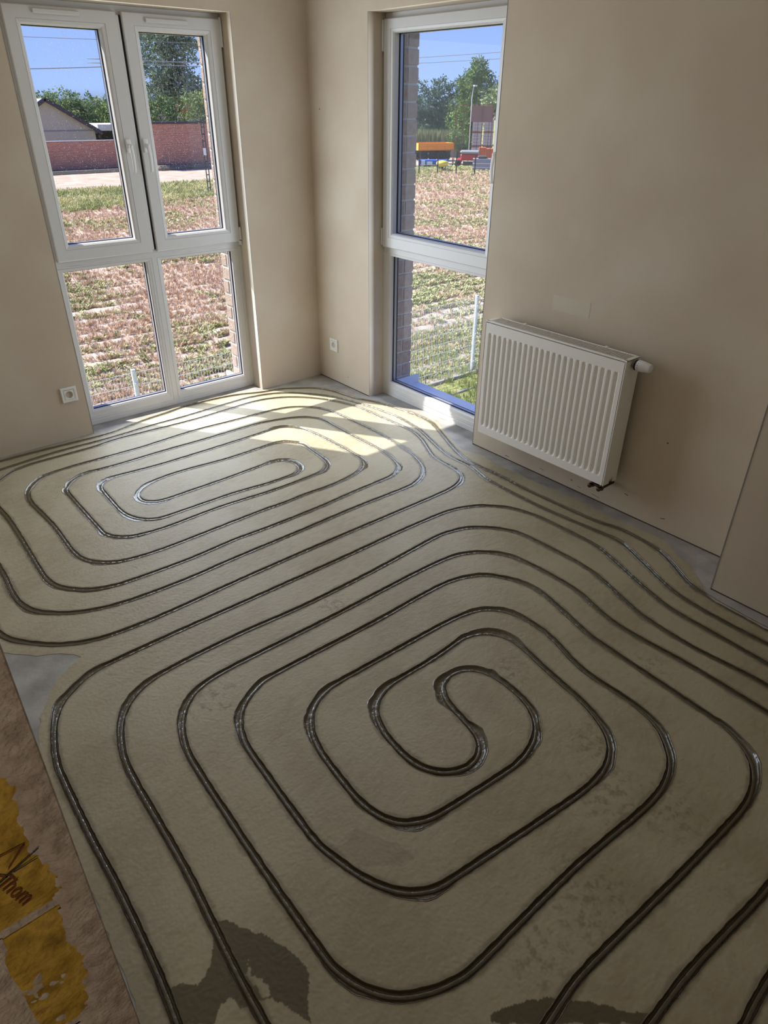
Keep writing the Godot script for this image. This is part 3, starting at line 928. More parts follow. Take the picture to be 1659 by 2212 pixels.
func radiator() -> void:
	var t := thing("radiator", "white ribbed panel radiator on the wall right of the narrow window", "radiator", Vector3(1.668, 0.168, 0.0))
	var wide := 0.802
	var high := 0.602
	# ribbed front: upright troughs between a flat top and bottom band
	var st := begin()
	var pitch := wide / 24.2
	var xs := [[0.0, 0.0]]
	for k in 23:
		var x0 := 0.022 + k * pitch
		for e in [[0.0, 0.0], [0.004, 0.0012], [0.007, 0.0075], [0.016, 0.0085], [0.0175, 0.0078], [0.022, 0.0012], [0.0245, 0.0]]:
			xs.append([x0 + e[0], e[1]])
	xs.append([wide - 0.008, 0.0])
	var ys := [[0.005, 0.0], [0.045, 0.0], [0.052, 0.5], [0.066, 1.0], [high - 0.073, 1.0], [high - 0.061, 0.6], [high - 0.055, 0.0], [high - 0.008, 0.0]]
	for i in xs.size() - 1:
		for j in ys.size() - 1:
			var c := []
			for q in [[i, j], [i + 1, j], [i + 1, j + 1], [i, j + 1]]:
				c.append(Vector3(xs[q[0]][0], ys[q[1]][0], 0.140 - xs[q[0]][1] * ys[q[1]][1]))
			quad(st, c[0], c[1], c[2], c[3], Vector3(c[0].x, c[0].y, 0.0))
	box(st, Vector3(0.0, 0.005, 0.128), Vector3(wide - 0.008, high - 0.008, 0.131), 0.0)
	box(st, Vector3(0.0, 0.005, 0.130), Vector3(0.004, high - 0.008, 0.140), 0.0)
	box(st, Vector3(wide - 0.0085, 0.005, 0.130), Vector3(wide - 0.008, high - 0.008, 0.1398), 0.0)
	made("front_panel", st, M.enamel, t, "ribbed front panel")
	boxes("back_panel", [[Vector3(0.01, 0.01, 0.04), Vector3(wide - 0.01, high - 0.05, 0.05)]], M.enamel, t, 0.003)
	boxes("convector_fins", [[Vector3(0.02, 0.03, 0.055), Vector3(wide - 0.02, high - 0.022, 0.124)]], M.dark_gap, t)
	# side covers, the right one with an opening for the valve and a hook hole
	boxes("side_cover", [[Vector3(-0.002, 0.004, 0.036), Vector3(0.001, high, 0.137)]], M.enamel, t, 0.001)
	var plate := PackedVector2Array([Vector2(0.036, 0.004), Vector2(0.142, 0.004), Vector2(0.142, high), Vector2(0.036, high)])
	var notch := PackedVector2Array()
	for k in 24:
		notch.append(Vector2(0.080 + 0.015 * cos(TAU * k / 24), 0.012 + 0.020 * sin(TAU * k / 24)))
	plate = Geometry2D.clip_polygons(plate, notch)[0]
	st = begin()
	var ids := Geometry2D.triangulate_polygon(plate)
	var face := func(q: Vector2, x: float) -> Vector3: return Vector3(x, q.y, q.x)
	for k in ids.size() / 3:
		for x in [wide - 0.002, wide + 0.001]:
			tri(st, face.call(plate[ids[3 * k]], x), face.call(plate[ids[3 * k + 1]], x), face.call(plate[ids[3 * k + 2]], x), Vector3(wide - 0.0005, 0.3, 0.09))
	for k in plate.size():
		var q0 := plate[k]
		var q1 := plate[(k + 1) % plate.size()]
		quad(st, face.call(q0, wide - 0.002), face.call(q1, wide - 0.002), face.call(q1, wide + 0.001), face.call(q0, wide + 0.001), Vector3(wide, 0.3, 0.09))
	made("side_cover", st, M.enamel, t)
	st = begin(true)
	tube(st, [Vector3(wide + 0.001, 0.012, 0.094), Vector3(wide + 0.004, 0.026, 0.093), Vector3(wide + 0.004, 0.033, 0.084), Vector3(wide + 0.003, 0.028, 0.078)], 0.0022, 6)
	made("hook", st, M.enamel, t)
	# top grille: rim and cross slats with slots between
	st = begin()
	box(st, Vector3(-0.001, high - 0.006, 0.125), Vector3(wide + 0.001, high + 0.001, 0.1385), 0.002)
	box(st, Vector3(-0.001, high - 0.006, 0.038), Vector3(wide + 0.001, high + 0.001, 0.046), 0.002)
	box(st, Vector3(-0.001, high - 0.006, 0.040), Vector3(0.022, high + 0.001, 0.136), 0.002)
	box(st, Vector3(wide - 0.02, high - 0.006, 0.040), Vector3(wide + 0.001, high + 0.001, 0.136), 0.002)
	box(st, Vector3(0.16, high - 0.004, 0.034), Vector3(0.175, high + 0.005, 0.046), 0.001)
	box(st, Vector3(wide - 0.175, high - 0.004, 0.034), Vector3(wide - 0.16, high + 0.005, 0.046), 0.001)
	made("top_rim", st, M.enamel, t)
	st = begin()
	for k in 62:
		var x0 := 0.0215 + k * 0.01232
		box(st, Vector3(x0 + 0.0077, high - 0.009, 0.046), Vector3(x0 + 0.0117, high, 0.125), 0.0008)
	made("grille", st, M.enamel, t, "slotted top grille")
	# thermostat head: nut, black collar, tapering ribbed head
	var turn := Basis(Vector3.BACK, -PI / 2)
	var at := Vector3(wide - 0.004, 0.580, 0.086)
	st = begin(true)
	lathe(st, [Vector2(0.0, 0.0), Vector2(0.014, 0.0), Vector2(0.014, 0.012), Vector2(0.0115, 0.014), Vector2(0.0115, 0.024), Vector2(0.0, 0.024)], 20, Transform3D(turn, at))
	var valve := made("valve", st, M.nickel, t, "nickel valve nut")
	st = begin(true)
	lathe(st, [Vector2(0.010, 0.018), Vector2(0.0225, 0.018), Vector2(0.0235, 0.020), Vector2(0.0235, 0.027), Vector2(0.0, 0.028)], 24, Transform3D(turn, at))
	made("collar", st, M.black, valve, "black collar")
	st = begin(true)
	lathe(st, [Vector2(0.0225, 0.027), Vector2(0.0238, 0.030), Vector2(0.0232, 0.052), Vector2(0.0218, 0.058), Vector2(0.0188, 0.086), Vector2(0.0172, 0.0895), Vector2(0.0, 0.0905)], 28, Transform3D(turn, at))
	made("thermostat_head", st, M.handle, valve, "white thermostat head")
	for k in 5:     # vent lines near the end of the head
		var a := 0.25 + k * 0.20
		st = begin()
		box(st, Vector3(0.061, 0.0206, -0.0008), Vector3(0.080, 0.0216, 0.0008), 0.0, Transform3D(Basis(Vector3.RIGHT, a + 0.6), at) * Transform3D(Basis(Vector3.BACK, -0.08), Vector3(0.0, 0.0035, 0.0)))
		made("vent_line", st, M.dark_gap, valve)
	for k in 5:     # dots of the scale
		var a := -0.2 + k * 0.45
		st = begin()
		box(st, Vector3(0.036, 0.0229, -0.0012), Vector3(0.0385, 0.0242, 0.0012), 0.0, Transform3D(Basis(Vector3.RIGHT, a + 0.6), at))
		made("scale_mark", st, M.dark_gap, valve)
	# bottom valve block
	st = begin(true)
	var bx := wide - 0.082
	for k in 2:
		var cx := bx + 0.05 * k
		lathe(st, [Vector2(0.0, -0.045), Vector2(0.009, -0.045), Vector2(0.012, -0.042), Vector2(0.012, -0.028), Vector2(0.009, -0.026), Vector2(0.009, 0.01)], 14, Transform3D(Basis(), Vector3(cx, 0.0, 0.095)))
		lathe(st, [Vector2(0.0, 0.0), Vector2(0.008, 0.0), Vector2(0.011, 0.003), Vector2(0.011, 0.020), Vector2(0.007, 0.023), Vector2(0.0, 0.023)], 14, Transform3D(Basis(Vector3.RIGHT, PI / 2), Vector3(cx, -0.034, 0.10)))
		tube(st, [Vector3(cx, -0.034, 0.10), Vector3(cx, -0.034, 0.05), Vector3(cx, -0.034, 0.001)], 0.0085, 10)
	tube(st, [Vector3(bx, -0.03, 0.095), Vector3(bx + 0.05, -0.03, 0.095)], 0.008, 10)
	made("bottom_valve", st, M.bronze, t, "brown double bottom valve")


func sockets() -> void:
	var t := thing("wall_socket", "white square power socket on the wall left of the double window", "socket", Vector3(0, 0.264, 1.7325), PI / 2)
	var shapes := []
	var st := begin()
	ring(st, Rect2(-0.0425, -0.0425, 0.085, 0.085), Rect2(-0.027, -0.027, 0.054, 0.054), [[0.0, 0.0, 0.0], [0.0, 0.0, 0.008], [0.0, 0.002, 0.0105], [0.75, 0.0, 0.0105], [0.85, 0.0, 0.0095], [1.0, 0.0, 0.0062]])
	made("surround", st, M.socket, t)
	st = begin(true)
	# centre plate with a round well
	var plate := begin()
	for k in 32:
		var a0 := TAU * k / 32
		var a1 := TAU * (k + 1) / 32
		var q := func(a: float) -> Vector3:
			var c := Vector2(cos(a), sin(a))
			return Vector3(c.x, c.y, 0) * (0.0265 / maxf(absf(c.x), absf(c.y))) + Vector3(0, 0, 0.0095)
		var e := func(a: float, r: float, z: float) -> Vector3: return Vector3(cos(a) * r, sin(a) * r, z)
		var deep := Vector3(0, 0, -0.1)
		quad(plate, q.call(a0), q.call(a1), e.call(a1, 0.0205, 0.0095), e.call(a0, 0.0205, 0.0095), deep)
		quad(plate, e.call(a0, 0.0205, 0.0095), e.call(a1, 0.0205, 0.0095), e.call(a1, 0.0190, -0.004), e.call(a0, 0.0190, -0.004), Vector3(cos(a0), sin(a0), 0.0) * 0.1)
		tri(plate, e.call(a0, 0.0190, -0.004), e.call(a1, 0.0190, -0.004), Vector3(0, 0, -0.004), deep)
		quad(plate, q.call(a0), q.call(a1), q.call(a1) * Vector3(1, 1, 0), q.call(a0) * Vector3(1, 1, 0), Vector3.ZERO)
	made("centre_plate", plate, M.socket, t, "plate with a round well")
	st = begin(true)
	for c in [Vector2(-0.0095, 0.0), Vector2(0.0095, 0.0), Vector2(0.0, 0.0035), Vector2(0.0, 0.0125)]:
		lathe(st, [Vector2(0.0027, 0.0), Vector2(0.0027, 0.0006), Vector2(0.0, 0.0006)], 12, Transform3D(Basis(Vector3.RIGHT, PI / 2), Vector3(c.x, c.y + 0.003, -0.004)))
	made("pin_holes", st, M.black, t, "dark pin holes")
	var other: Node3D = t.duplicate()
	other.name = "wall_socket"
	add_child(other, true)
	other.position = Vector3(0.18, 0.260, 0.0)
	other.rotation.y = 0.0
	tag(other, "white square power socket near the room corner, left of the narrow window", "socket")


# ---------------------------------------------------------------- the doorway the view is taken from

func smear(z: float, y: float) -> float:   # thickness of the plaster left on the jamb, in metres; below zero the block shows
	var n := noise.get_noise_2d(z * 16.0, y * 7.0)
	var f := noise.get_noise_2d(z * 60.0 + 9.0, y * 45.0)
	var edge := 2.722 + 0.016 * noise.get_noise_2d(y * 9.0, 4.0)
	if y > 1.12:
		edge += minf((y - 1.12) * 0.5, 0.012)
	elif y < 0.82:
		edge += (0.82 - y) * 0.14
	var near := (edge - z) * 0.30 + n * 0.0042 + f * 0.0040
	var far := (z - 2.782 + 0.03 * maxf(0.0, y - 0.86)) * 0.25 + n * 0.002
	if y > 0.90:
		far = -1.0
	var spots := (n + f * 0.5 - 0.36) * 0.012
	return clampf(maxf(maxf(near, far), spots), -0.01, 0.0045)


func doorway() -> void:
	var w := structure("door_1", "unplastered doorway jamb of ochre blocks with rough plaster at the lower left", "doorway")
	boxes("mortar", [[Vector3(3.30, -0.013, 2.69), Vector3(3.395, 2.1, 2.94)]], M.jamb_plaster, w)
	for k in 9:
		var y := -0.045 + k * 0.242
		var st := begin()
		# a block with a pitted, slightly bowed face
		var lo := Vector2(2.705, maxf(y + 0.008, -0.01))
		var hi := Vector2(2.938, minf(y + 0.236, 2.095))
		for i in 10:
			for j in 10:
				var c := []
				for q in [[i, j], [i + 1, j], [i + 1, j + 1], [i, j + 1]]:
					var z := lerpf(lo.x, hi.x, q[0] / 10.0)
					var yy := lerpf(lo.y, hi.y, q[1] / 10.0)
					var rim: bool = q[0] in [0, 10] or q[1] in [0, 10]
					c.append(Vector3(3.4 - (0.004 if rim else 0.0) + 0.0012 * noise.get_noise_2d(z * 40.0, yy * 40.0), yy, z))
				quad(st, c[0], c[1], c[2], c[3], Vector3(3.2, y + 0.12, 2.82))
		box(st, Vector3(3.32, lo.y, lo.x), Vector3(3.3955, hi.y, hi.x))
		made("block", st, M.jamb_block, w)
	var st := begin(true)
	var step := 0.004
	for i in 63:
		for j in 525:
			var z := 2.688 + i * step
			var y := j * step
			var h := [smear(z, y), smear(z + step, y), smear(z + step, y + step), smear(z, y + step)]
			if h.max() <= 0.0:
				continue
			quad(st, Vector3(3.3985 + h[0], y, z), Vector3(3.3985 + h[1], y, z + step), Vector3(3.3985 + h[2], y + step, z + step), Vector3(3.3985 + h[3], y + step, z), Vector3(3.2, y, z))
	box(st, Vector3(3.28, 0.0, 2.6865), Vector3(3.4015, 2.1, 2.6905), 0.001)
	made("rough_plaster", st, M.jamb_plaster, w, "pinkish rough plaster left on the blocks")
	# pencilled marks: two strokes, a tick and a word written downwards
	st = begin()
	var strokes := [[Vector2(1.046, 2.762), Vector2(1.044, 2.728)], [Vector2(1.044, 2.728), Vector2(1.022, 2.749)], [Vector2(1.022, 2.760), Vector2(1.012, 2.752)]]
	for s in strokes:
		stroke(st, s[0], s[1], 0.0012)
	made("red_mark", st, M.mark_red, w)
	st = begin()
	stroke(st, Vector2(1.008, 2.765), Vector2(1.028, 2.718), 0.0013)
	stroke(st, Vector2(1.014, 2.746), Vector2(1.015, 2.722), 0.0011)
	made("dark_mark", st, M.mark_dark, w)
	var text := TextMesh.new()
	text.text = "Thom"
	var font := SystemFont.new()
	font.font_names = PackedStringArray(["Droid Sans"])
	text.font = font
	text.font_size = 24
	text.pixel_size = 0.0009
	text.depth = 0.0006
	var word := part("pencilled_word", text, M.mark_red, w, "the word Thom pencilled in red")
	word.transform = Transform3D(Basis(Vector3(0, -0.97, -0.243), Vector3(0, 0.243, -0.97), Vector3(1, 0, 0)), Vector3(3.4026, 0.985, 2.750))


func stroke(st: SurfaceTool, a: Vector2, b: Vector2, wide: float) -> void:   # points are (height, z) on the jamb
	var d := (b - a).normalized()
	var n := Vector2(-d.y, d.x) * wide
	var v := func(p: Vector2, x: float) -> Vector3: return Vector3(x, p.x, p.y)
	quad(st, v.call(a + n, 3.4024), v.call(b + n * 0.6, 3.4024), v.call(b - n * 0.6, 3.4024), v.call(a - n, 3.4024), Vector3(3, 1, 2.7))


# ---------------------------------------------------------------- outside of the house

func facade() -> void:
	var w := structure("wall_outer", "pale pinkish facing brick round the windows, seen through the glass", "wall")
	boxes("masonry", [
		[Vector3(-0.325, -3.6, -0.325), Vector3(-0.19, 3.2, 0.524)], [Vector3(-0.325, -3.6, 1.604), Vector3(-0.19, 3.2, 4.8)], [Vector3(-0.325, 2.2, 0.524), Vector3(-0.19, 3.2, 1.604)], [Vector3(-0.325, -3.6, 0.524), Vector3(-0.19, -0.06, 1.604)],
		[Vector3(-0.19, -3.6, -0.325), Vector3(0.594, 3.2, -0.19)], [Vector3(1.486, -3.6, -0.325), Vector3(5.5, 3.2, -0.19)], [Vector3(0.594, 2.2, -0.325), Vector3(1.486, 3.2, -0.19)], [Vector3(0.594, -3.6, -0.325), Vector3(1.486, -0.06, -0.19)]], M.mortar, w)
	for k in range(-1, 26):
		var y0 := 0.093 + 0.0846 * k + 0.006
		var y1 := y0 + 0.0726
		if y1 > 2.2:
			break
		var cuts := [[-0.332, -0.19]] if k % 2 else [[-0.332, -0.256], [-0.245, -0.19]]
		for c in cuts:
			for side in 4:
				var proud := 0.0025 * (rng.randf() - 0.5)
				var lo: Vector3
				var hi: Vector3
				if side == 0:
					lo = Vector3(0.55, y0, c[0])
					hi = Vector3(0.600 + proud, y1, c[1])
				elif side == 1:
					lo = Vector3(1.480 + proud, y0, c[0])
					hi = Vector3(1.53, y1, c[1])
				elif side == 2:
					lo = Vector3(c[0] + 0.012, y0, 0.48)
					hi = Vector3(c[1], y1, 0.530 + proud)
				else:
					lo = Vector3(c[0], y0, 1.598 + proud)
					hi = Vector3(c[1], y1, 1.65)
				var st := begin()
				box(st, lo, hi, 0.003)
				made("brick", st, M.brick_white, w)
	for k in 2:
		var st := begin()
		if k:
			box(st, Vector3(0.60, -0.02, -0.40), Vector3(1.48, -0.005, -0.186), 0.003, Transform3D(Basis(Vector3.RIGHT, -0.09), Vector3(0, 0.068, 0)))
			box(st, Vector3(0.60, 0.03, -0.395), Vector3(0.622, 0.085, -0.20), 0.004)
			box(st, Vector3(1.458, 0.03, -0.395), Vector3(1.48, 0.085, -0.20), 0.004)
		else:
			box(st, Vector3(-0.40, -0.02, 0.53), Vector3(-0.186, -0.005, 1.60), 0.003, Transform3D(Basis(Vector3.BACK, 0.09), Vector3(0, 0.025, 0)))
			box(st, Vector3(-0.395, 0.0, 0.53), Vector3(-0.20, 0.042, 0.552), 0.004)
			box(st, Vector3(-0.395, 0.0, 1.578), Vector3(-0.20, 0.042, 1.60), 0.004)
		made("window_sill", st, M.sill, w, "pale metal outer sill")


func edge_x(z: float) -> float:      # where the field ends and the grass verge begins
	return -37.5 + 0.18 * (z + 14.0)


func sheet(called: String, label: String, category: String, near: Callable, far: Callable, y: float, material: Material) -> void:
	var st := begin()
	for k in 24:
		var z0 := 40.0 - k * 10.0
		var z1 := z0 - 10.0
		quad(st, Vector3(near.call(z0), y, z0), Vector3(near.call(z1), y, z1), Vector3(far.call(z1), y, z1), Vector3(far.call(z0), y, z0), Vector3(0, -50, z0))
	var o := made(called, st, material, self, label)
	o.set_meta("category", category)
	o.set_meta("kind", "structure")


func land() -> void:
	sheet("ground_lawn", "patchy lawn strip between the house and the wire fence", "lawn", func(_z): return 8.0, func(_z): return -6.0, GROUND, M.turf)
	sheet("ground_verge", "dry grass verge beyond the stubble field", "grass", edge_x, func(z): return -47.0 + 0.05 * (z + 17.0), GROUND, M.turf)
	sheet("ground_road", "pale bare earth road and yard beyond the field", "road", func(z): return -47.0 + 0.05 * (z + 17.0), func(_z): return -61.0, GROUND - 0.02, M.road)
	sheet("ground_meadow", "distant meadow behind the brick wall", "meadow", func(_z): return -61.0, func(_z): return -420.0, GROUND, M.turf)
	# the ploughed field: low ridges along z
	var st := begin(true)
	var step_x := 0.19
	var rows := []
	var count := 190
	for i in count + 1:
		var row := []
		for k in 86:
			var z := 18.0 - k * 0.9
			var x := lerpf(-6.0, edge_x(z), float(i) / count)
			var ridge := 0.05 * cos(x * TAU / 0.78) * (0.5 + noise.get_noise_2d(x * 0.4, z * 0.25)) + 0.05 * noise.get_noise_2d(x * 1.2, z * 1.2)
			row.append(Vector3(x, GROUND + ridge, z))
		rows.append(row)
	for i in count:
		for k in 85:
			quad(st, rows[i][k], rows[i + 1][k], rows[i + 1][k + 1], rows[i][k + 1], rows[i][k] - Vector3(0, 5, 0))
	var f := made("ground_field", st, M.soil, self, "dry stubble field in pale furrows behind the wire fence")
	f.set_meta("category", "field")
	f.set_meta("kind", "structure")
	st = begin()
	box(st, Vector3(-6.07, GROUND - 0.2, -30.0), Vector3(-5.99, GROUND + 0.06, 8.0), 0.01)
	var b := made("concrete_kerb", st, M.concrete, self)
	tag(b, "grey concrete base board running under the wire fence", "kerb")
	st = begin()
	box(st, Vector3(-5.42, GROUND - 0.2, -30.0), Vector3(-5.36, GROUND + 0.03, 8.0), 0.01)
	b = made("edging_strip", st, M.concrete, self)
	tag(b, "pale edging line in the lawn just inside the wire fence", "edging")
	weeds()


func blade_tuft(leaves: int, wide: float, spread: float, seed_number: int) -> ArrayMesh:
	var r := RandomNumberGenerator.new()
	r.seed = seed_number
	var st := begin()
	for k in leaves:
		var a := r.randf() * TAU
		var out := Vector3(cos(a), 0, sin(a))
		var side := Vector3(-out.z, 0, out.x)
		var foot := out * r.randf() * 0.12
		var tip := foot + out * spread * r.randf_range(0.3, 1.0) + Vector3(0, r.randf_range(0.5, 1.0), 0)
		var mid := foot.lerp(tip, 0.55) + Vector3(0, 0.1, 0)
		for v in [foot, mid + side * wide, mid - side * wide, tip, mid - side * wide, mid + side * wide]:
			st.add_vertex(v)
	return finish(st)


func weeds() -> void:
	var leafy_tuft := blade_tuft(11, 0.10, 0.8, 3)
	var dry_tuft := blade_tuft(12, 0.045, 0.7, 4)
	var grass_tuft := blade_tuft(9, 0.03, 0.5, 5)
	var green := [[], []]
	var dry := [[], []]
	var grass := [[], []]
	for i in 150000:
		var bearing := deg_to_rad(rng.randf_range(-149.0, -95.0))
		var far := 8.5 * pow(8.2, pow(rng.randf(), 0.72))
		var x := 3.97 + sin(bearing) * far
		var z := 2.72 + cos(bearing) * far
		if x > -6.3:
			continue
		var size := 0.55 + far * 0.019
		var big := noise.get_noise_2d(x * 0.16, z * 0.16)
		var small := noise.get_noise_2d(x * 0.7 + 30.0, z * 0.7)
		var verge := edge_x(z)
		if x < verge:
			if x < -47.0 + 0.05 * (z + 17.0):
				continue
			var c := Color(0.30, 0.33, 0.12).lerp(Color(0.62, 0.56, 0.30), clampf(0.5 + big * 0.8 + small * 0.5, 0.0, 1.0))
			grass[0].append(Transform3D(Basis(Vector3.UP, rng.randf() * TAU).scaled(Vector3(0.4, 0.17 * rng.randf_range(0.6, 1.3), 0.4) * size), Vector3(x, GROUND, z)))
			grass[1].append(c)
			continue
		# bare stretches of furrow show between the rows
		var row := cos((x + 0.35 * noise.get_noise_2d(x * 0.3, z * 0.16)) * TAU / 0.78)
		var patchy := noise.get_noise_2d(x * 0.5, z * 0.22 + 70.0)
		if row > 0.3 + patchy * 1.9 + small * 0.8 and rng.randf() < 0.93:
			continue
		var near := clampf((-x - 6.0) / 15.0, 0.0, 1.0)
		var greenness := 0.66 - near * 0.62 + big * 1.0 + small * 0.35 + (0.15 if z < -9.0 else 0.0)
		if rng.randf() < greenness:
			var c := Color(0.27, 0.30, 0.11).lerp(Color(0.60, 0.58, 0.30), rng.randf())
			green[0].append(Transform3D(Basis(Vector3.UP, rng.randf() * TAU).scaled(Vector3(0.19, 0.15 * rng.randf_range(0.5, 1.2), 0.19) * size), Vector3(x, GROUND, z)))
			green[1].append(c)
		elif rng.randf() < 0.8:
			var c := Color(0.48, 0.31, 0.21).lerp(Color(0.76, 0.60, 0.44), rng.randf())
			dry[0].append(Transform3D(Basis(Vector3.UP, rng.randf() * TAU).scaled(Vector3(0.18, 0.15 * rng.randf_range(0.5, 1.3), 0.18) * size), Vector3(x, GROUND, z)))
			dry[1].append(c)
	for i in 26000:
		var x := rng.randf_range(-9.0, -0.5)
		var z := rng.randf_range(-11.0, -1.0)
		if noise.get_noise_2d(x * 0.8, z * 0.8) < -0.12 and rng.randf() < 0.8:
			continue
		grass[0].append(Transform3D(Basis(Vector3.UP, rng.randf() * TAU).scaled(Vector3(0.12, 0.13 * rng.randf_range(0.5, 1.4), 0.12)), Vector3(x, GROUND, z)))
		grass[1].append(Color(0.22, 0.30, 0.09).lerp(Color(0.48, 0.48, 0.20), rng.randf()))
	var names := [["green_weeds", "low green leafy weeds growing over the furrows", "weeds", leafy_tuft, green], ["dry_stubble", "reddish brown dried crop stubble standing in rows", "stubble", dry_tuft, dry], ["grass_blades", "grass of the lawn by the fence and of the far verge", "grass", grass_tuft, grass]]
	for e in names:
		var o := scatter(e[0], e[3], M.weed, self, e[4][0], e[4][1])
		tag(o, e[1], e[2])
		o.set_meta("kind", "stuff")


func fence() -> void:
	var t := thing("wire_fence", "pale galvanised mesh panel fence with square posts along the field edge", "fence", Vector3(-6.08, GROUND, 0.0))
	for k in 9:
		var z := 6.72 - k * 2.5
		var st := begin()
		box(st, Vector3(-0.075, -0.1, z - 0.03), Vector3(-0.02, 1.66, z + 0.03), 0.004)
		box(st, Vector3(-0.078, 1.655, z - 0.033), Vector3(-0.017, 1.675, z + 0.033), 0.006)
		for h in [0.25, 0.85, 1.45]:
			box(st, Vector3(-0.02, h, z - 0.02), Vector3(0.008, h + 0.03, z + 0.02), 0.003)
		made("post", st, M.galvanised, t)
		if k == 8:
			break
		st = begin()
		for h in 9:
			box(st, Vector3(-0.003, 0.035 + h * 0.2, z - 2.49), Vector3(0.003, 0.041 + h * 0.2, z - 0.01))
		for v in 50:
			var zz := z - 0.02 - v * 0.05
			box(st, Vector3(-0.0022, 0.0, zz - 0.0022), Vector3(0.0022, 1.64, zz + 0.0022))
		made("mesh_panel", st, M.galvanised, t)


func solid(called: String, label: String, category: String, at: Vector3, turn: float, pieces: Array, group := "") -> Node3D:   # pieces: [part name, material, [[lo, hi], ...], bevel]
	var t := thing(called, label, category, at, turn, group)
	for p in pieces:
		boxes(p[0], p[2], p[1], t, p[3] if p.size() > 3 else 0.02)
	return t


func wire(label: String, a: Vector3, b: Vector3, sag: float, radius: float) -> void:
	var p := []
	for k in 13:
		var s := k / 12.0
		p.append(a.lerp(b, s) - Vector3(0, sag * 4.0 * s * (1.0 - s), 0))
	var st := begin(true)
	tube(st, p, radius, 6)
	tag(made("overhead_wire", st, M.grey, self), label, "wire", "")


func stretch(a: Vector3, b: Vector3, by: float) -> Array:
	var d := b - a
	return [a - d * by, b + d * by]


